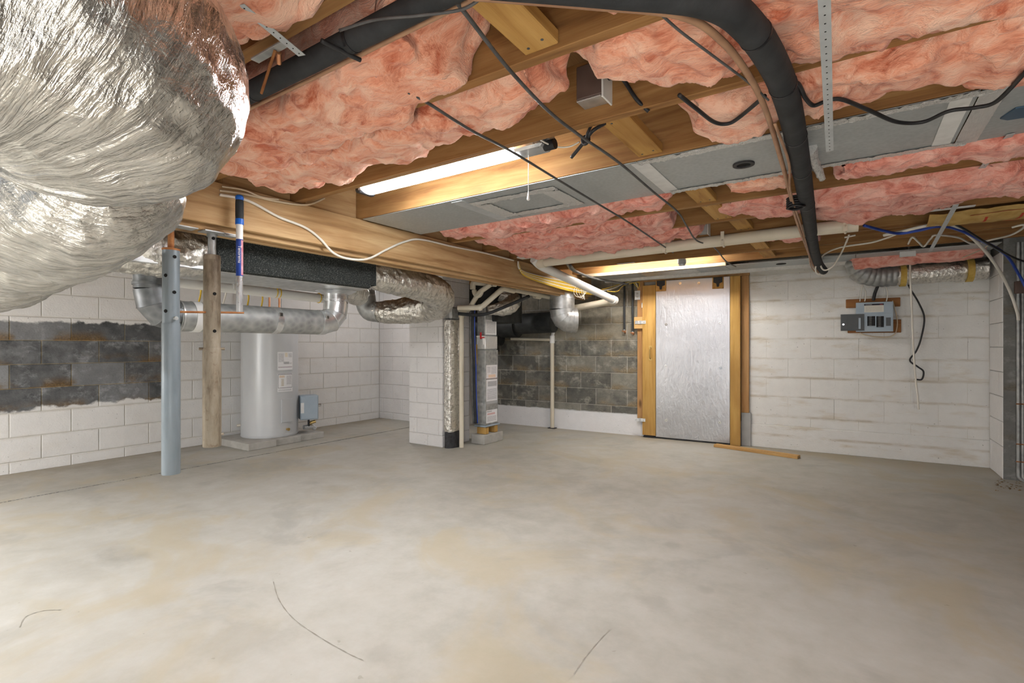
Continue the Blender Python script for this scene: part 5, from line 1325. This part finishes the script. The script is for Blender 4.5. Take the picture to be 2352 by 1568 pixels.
# wire bundle where the pipes meet the beam
random.seed(3)
for i in range(9):
    k = i / 8.0
    mm = 'cable_yellow' if i % 3 else 'cable_white'
    pts = [on_x(1190 + 4 * k, 600 + 14 * k, -2.655), on_x(1196 + 8 * k, 620 + 12 * k, -2.65), on_x(1240 + 8 * k, 634 + 16 * k, -2.645), on_x(1310, 648 + 20 * k, -2.64), on_x(1365 + 10 * k, 662 + 16 * k, -2.63)]
    if i < 5: pts += [on_x(1385, 668 + 10 * k, -2.60)]
    labs = ['topmost', 'second', 'third', 'fourth', 'fifth', 'sixth', 'seventh', 'eighth', 'lowest']
    cable('branch_wire', pts, 0.008, mm, f'{labs[i]} {"yellow" if i % 3 else "white"} wire of the bundle along the far beam', 'wire', 'wires bundled along the far beam', 6, 6)
for i in range(4):
    cable('wire_loop', [on_x(1322 + 4 * i, 658, -2.61), on_x(1318 + 6 * i, 672, -2.60), on_x(1328 + 5 * i, 682 + 2 * i, -2.60), on_x(1346 - 2 * i, 672, -2.60), on_x(1338, 658, -2.61)], 0.0032, 'cable_white', ('leftmost', 'second', 'third', 'rightmost')[i] + ' white wire loop hanging below the bundle on the far beam', 'wire', 'white wire loops on the far beam', 6, 6)
for i in range(4):
    cable('branch_wire', [wp3(1370 + 8 * i, 668, 0.30), wp3(1400 + 6 * i, 660 + 3 * i, 0.25), wp3(1432, 650 + 2 * i, 0.15), wp3(1452 + 5 * i, 648, 0.08), wp3(1466, 662, 0.04)], 0.004, ('cable_yellow', 'cable_white', 'cable_black', 'cable_yellow')[i], ('upper yellow wire crossing to the outlet box', 'white wire crossing to the outlet box', 'black wire crossing to the outlet box', 'lower yellow wire crossing to the outlet box')[i], 'wire', None, 6, 6)
for i in range(2):
    cable('ceiling_pipe', [on_z(1302 + 8 * i, 605 + 4 * i, 1.88), on_z(1318 + 10 * i, 622 + 3 * i, 1.88), on_z(1370 + 8 * i, 640 + 2 * i, 1.86), on_z(1440 + 4 * i, 652 + i, 1.80)], 0.012, 'cable_grey', ('dark water pipe left of the lit board, upper', 'dark water pipe left of the lit board, lower')[i], 'pipe')

# ------------------------------------------------------------------ small things on the joists
jb = on_y(1375, 212, 1.735)
bx_ = empty('junction_box', 'brown junction box with white cover under the peach batt', 'electrical box', (jb.x, 1.735, jb.z))
MB().box(-0.055, 0.045, -0.075, 0.0, -0.045, 0.075, 0.003).make('case', 'brown_plastic', bx_)
MB().box(-0.055, 0.040, -0.073, -0.002, -0.052, -0.046, 0.001).make('rim', 'galvanised', bx_)
MB().box(0.046, 0.053, -0.082, 0.006, -0.062, 0.072, 0.002).make('cover', 'white_plastic', bx_)
MB().tube([(0.053, -0.035, 0.03), (0.09, -0.035, 0.03)], 0.016, 14).make('plug', 'black_plastic', bx_, 40)
cable('plug_cable', [Vector((jb.x + 0.09, 1.70, jb.z + 0.03)), on_y(1440, 195, 1.72), on_y(1462, 228, 1.73), on_z(1490, 256, 1.912)], 0.007, 'cable_black', 'short black cord from the junction box down to the joist')
jb2 = on_y(1620, 530, 4.02)
bx2 = empty('junction_box', 'small grey junction box between joists in front of the drain pipe', 'electrical box', (jb2.x, 4.02, jb2.z))
MB().box(-0.045, 0.03, -0.07, 0.0, -0.03, 0.07, 0.003).make('case', 'grey_plastic', bx2)
MB().box(0.031, 0.037, -0.075, 0.005, -0.045, 0.07, 0.002).make('cover', 'white_plastic', bx2)
kn = on_z(1345, 322, 1.885)
tk = empty('cord_knot', 'tied black cord hanging right of the tube light', 'cord', kn)
MB().tube(smooth_path([on_z(1390, 283, 1.93) - kn, on_z(1362, 300, 1.90) - kn, (0, 0, 0), on_z(1312, 362, 1.84) - kn], 6), 0.007, 8).make('cord', 'cable_black', tk, 0)
MB().tube(smooth_path([on_z(1358, 288, 1.93) - kn, on_z(1350, 305, 1.90) - kn, (0.0, 0.0, -0.004)], 6), 0.006, 8).make('cord', 'cable_black', tk, 0)
MB().tube([(0.014 * math.cos(a), 0.003 * math.sin(2 * a), 0.014 * math.sin(a)) for a in [2 * PI * k / 14 for k in range(15)]], 0.007, 8, False).make('knot', 'cable_black', tk, 0)
cz('lamp_wire', [(1242, 322), (1262, 332), (1285, 338), (1310, 336), (1330, 326)], 0.0035, 'cable_white', 'thin white wire from the tube light to the black cord', 1.93, 'wire')
rc = on_z(1547, 590, 1.90)
rf = empty('lamp_holder', 'small round grey lamp holder on a joist before the lit board', 'lamp holder', (rc.x, 4.96, 1.875))
MB().lathe([(0.036, 0.0), (0.040, 0.012), (0.040, 0.045)], 24).make('base', 'grey_plastic', rf, 40)
MB().lathe([(0.028, -0.018), (0.034, -0.002)], 24).make('socket', 'galvanised', rf, 40)
# kraft paper facing at the right
kp = MB(); nx_, ny_ = 60, 12
for i in range(nx_ + 1):
    for j in range(ny_ + 1):
        x = 0.42 + 1.0 * i / nx_; y = 4.08 + 0.36 * j / ny_
        z = 1.905 - 0.045 * math.sin(PI * j / ny_) - 0.014 * noise.fractal(Vector((x * 6, y * 9, 3)), 1, 2, 3)
        kp.v.append((x, y, z))
for i in range(nx_):
    for j in range(ny_):
        a = i * (ny_ + 1) + j; kp.f.append((a, a + 1, a + ny_ + 2, a + ny_ + 1))
kraft = empty('kraft_batt', 'brown kraft paper faced batt with red print at the right edge', 'insulation', (0.42, 4.08, 1.9))
kp.xf(Matrix.Translation(-kraft.location)).make('paper', 'kraft', kraft, 0)
for (xa, ya, xb, yb) in [(0.62, 4.14, 1.40, 4.10), (0.60, 4.40, 1.40, 4.41)] + [(0.70 + 0.16 * k, 4.17, 0.70 + 0.16 * k, 4.28 + 0.05 * (k % 2)) for k in range(5)] + [(0.93, 4.20 + 0.03 * k, 1.03, 4.20 + 0.03 * k) for k in range(4)]:
    mb = MB(); nn = 14
    for k in range(nn + 1):
        x = xa + (xb - xa) * k / nn; y = ya + (yb - ya) * k / nn; t = (y - 4.08) / 0.36
        z = 1.905 - 0.045 * math.sin(PI * t) - 0.014 * noise.fractal(Vector((x * 6, y * 9, 3)), 1, 2, 3) - 0.0025
        w_ = 0.0065; dx_, dy_ = (0, w_) if abs(xb - xa) > abs(yb - ya) else (w_, 0)
        mb.v += [(x - dx_ - 0.42, y - dy_ - 4.08, z - 1.9), (x + dx_ - 0.42, y + dy_ - 4.08, z - 1.9)]
        if k: a = 2 * k; mb.f.append((a - 2, a, a + 1, a - 1))
    mb.make('print_line', 'red_ink', kraft)
# cables at the right: white and blue bundle, loops, hanging cords
def cd(name, uvd, r, m_, label, **k): return cable(name, [at(*q) for q in uvd], r, m_, label, **k)
cd('white_cable', [(2030, 540, 3.60), (2065, 533, 3.5), (2110, 522, 3.38), (2155, 514, 3.28), (2195, 520, 3.35), (2240, 552, 3.55), (2285, 605, 3.78), (2318, 665, 3.95), (2336, 715, 4.0), (2339, 735, 4.02)], 0.011, 'cable_white', 'thick white cable arching down to the conduit at right')
cd('blue_cable', [(1985, 518, 3.32), (2030, 530, 3.42), (2065, 536, 3.48), (2110, 529, 3.40), (2155, 520, 3.30), (2200, 527, 3.38), (2260, 555, 3.55), (2310, 585, 3.75), (2340, 630, 3.9), (2356, 660, 3.9)], 0.010, 'cable_blue', 'blue cable arching along the ceiling to the right edge')
cd('black_cable', [(2150, 507, 3.22), (2200, 518, 3.32), (2270, 560, 3.55), (2330, 592, 3.7), (2360, 602, 3.75)], 0.007, 'cable_black', 'black cable following the blue one to the right edge')
cd('white_cable', [(1940, 545, 3.7), (1965, 540, 3.65)], 0.006, 'cable_white', 'short white cable stub at the end of the drain pipe')
cd('white_cable', [(1950, 540, 3.65), (1942, 560, 3.9), (1930, 585, 4.3), (1912, 612, 4.5), (1893, 620, 4.6), (1884, 605, 4.6), (1892, 585, 4.5), (1930, 568, 4.1), (2000, 557, 3.85), (2040, 545, 3.65), (2065, 535, 3.5)], 0.007, 'cable_white', 'white cable looping around the lower end of the black pipe')
cd('white_cable', [(1884, 600, 4.62), (1874, 612, 4.62), (1876, 627, 4.62), (1895, 633, 4.6)], 0.007, 'cable_white', 'small white cable curl under the end of the black pipe')
cable('hanging_cable', [wp3(2086, 556, 0.25), wp3(2090, 590, 0.22), wp3(2091, 640, 0.26), wp3(2094, 700, 0.22), wp3(2097, 780, 0.18), wp3(2102, 860, 0.16), wp3(2108, 910, 0.15), wp3(2110, 940, 0.14)], 0.008, 'cable_white', 'white cord hanging down the white wall right of the panel')
cable('hanging_cable', [wp3(2080, 640, 0.12), wp3(2092, 665, 0.11), wp3(2110, 695, 0.07), wp3(2123, 730, 0.06), wp3(2116, 775, 0.05), wp3(2105, 805, 0.05), wp3(2090, 827, 0.05), wp3(2108, 842, 0.05), wp3(2121, 853, 0.05), wp3(2117, 871, 0.05), wp3(2100, 870, 0.05)], 0.007, 'cable_black', 'kinked black cord hanging behind the white cord')
cable('panel_feed', [wp3(2006, 690, 0.07), wp3(2010, 672, 0.06), wp3(2017, 655, 0.06)], 0.014, 'cable_black', 'thick black feed cable entering the top of the panel')
for u, lab in ((1975, 'left thin white wire entering the panel top'), (1986, 'second thin white wire entering the panel top'), (2036, 'right thin white wire entering the panel top')):
    cable('panel_wire', [wp3(u, 692, 0.05), wp3(u + 3, 672, 0.05), wp3(1981 if u < 2000 else 2034, 655, 0.05)], 0.005, 'cable_white', lab, 'wire')
cable('panel_wire', [wp3(2050, 690, 0.03), wp3(2058, 720, 0.03), wp3(2061, 745, 0.03), wp3(2054, 768, 0.03), wp3(2030, 774, 0.03), wp3(1990, 770, 0.03), wp3(1975, 764, 0.03)], 0.005, 'cable_beige', 'beige wire looping around the right side of the panel', 'wire')
cd('white_cable', [(2086, 560, 3.95), (2096, 545, 3.7), (2110, 556, 3.85), (2122, 566, 3.95), (2138, 548, 3.7), (2150, 540, 3.6), (2200, 545, 3.7), (2235, 560, 3.8), (2270, 552, 3.75), (2320, 540, 3.55), (2348, 525, 3.4), (2350, 516, 3.3), (2325, 522, 3.35)], 0.007, 'cable_white', 'white cable strung below the kraft paper toward the right edge')
cd('ground_wire', [(2210, 592, 4.1), (2250, 575, 4.05), (2275, 560, 4.0)], 0.004, 'cable_beige', 'beige wires above the right end of the wall duct', cat='wire')
# small bracket plates and tags at the joists
tag(MB().box(0.30, 0.62, 3.98, 4.02, 1.908, 1.912).make('shim', 'tape_white'), 'white plastic strip tucked under the rosy batt at right', 'strip')
pt = on_z(2078, 585, 1.885); tag(MB().box(pt.x - 0.05, pt.x + 0.06, 5.40, 5.43, 1.84, 1.885, 0.002).make('paper_tag', 'tape_white'), 'white paper tag stuck on the metal duct over the panel', 'tag')

# fine cracks in the floor slab and litter in the right corner
for uv in ([(628, 1335), (640, 1375), (672, 1418), (730, 1460), (800, 1500), (835, 1516)], [(45, 1440), (60, 1415), (100, 1402), (140, 1400)], [(1318, 1548), (1340, 1515), (1368, 1480), (1400, 1445)]):
    path = smooth_path([on_z(u, v, 0.0012) for u, v in uv], 8); mb = MB()
    for i, q in enumerate(path):
        t = (path[min(i + 1, len(path) - 1)] - path[max(i - 1, 0)]).normalized(); sd = Vector((-t.y, t.x, 0)) * (0.0016 + 0.0009 * math.sin(i * 1.7))
        mb.v += [tuple(q - sd), tuple(q + sd)]
        if i: mb.f.append((2 * i - 2, 2 * i, 2 * i + 1, 2 * i - 1))
    mb.make('crack', 'crack_dark', floor)
mb = MB(); random.seed(11)
for i in range(70):
    q = on_z(random.uniform(2285, 2365), random.uniform(1092, 1128), 0.0); a = random.random() * PI; s_ = random.uniform(0.004, 0.014)
    if q.y > 5.60 and q.x > c0.x - 0.005: continue
    c, s = math.cos(a) * s_, math.sin(a) * s_
    mb.add([(q.x - c, q.y - s, 0.001), (q.x + s * 0.5, q.y - c * 0.5, 0.004), (q.x + c, q.y + s, 0.001), (q.x - s * 0.5, q.y + c * 0.5, 0.006)], [(0, 1, 2, 3)])
o = mb.make('dry_litter', 'litter_brown'); tag(o, 'dry brown litter in the right corner of the floor', 'litter', None, 'stuff')

# foil scrap dangling from the duct edge, and a paper label on a joist
fs = sleeve('foil_scrap', 'torn strip of foil dangling under the metal duct by the black pipe', [on_z(1858, 340, 1.905), on_z(1868, 368, 1.885), on_z(1880, 392, 1.86), on_z(1888, 410, 1.845)], [0.03, 0.022, 0.016, 0.012], 'foil_tape', 51.0, wr=0.004, fr=(30, 8), nseg=24, sub=10, crum=0.004, cat='foil')
q = on_z(1420, 598, 1.918)
tag(MB().box(q.x - 0.09, q.x + 0.09, 4.862, 4.898, 1.9165, 1.9195, 0.0005).make('paper_label', 'tape_white'), 'white paper label stapled under a joist before the lit board', 'label')
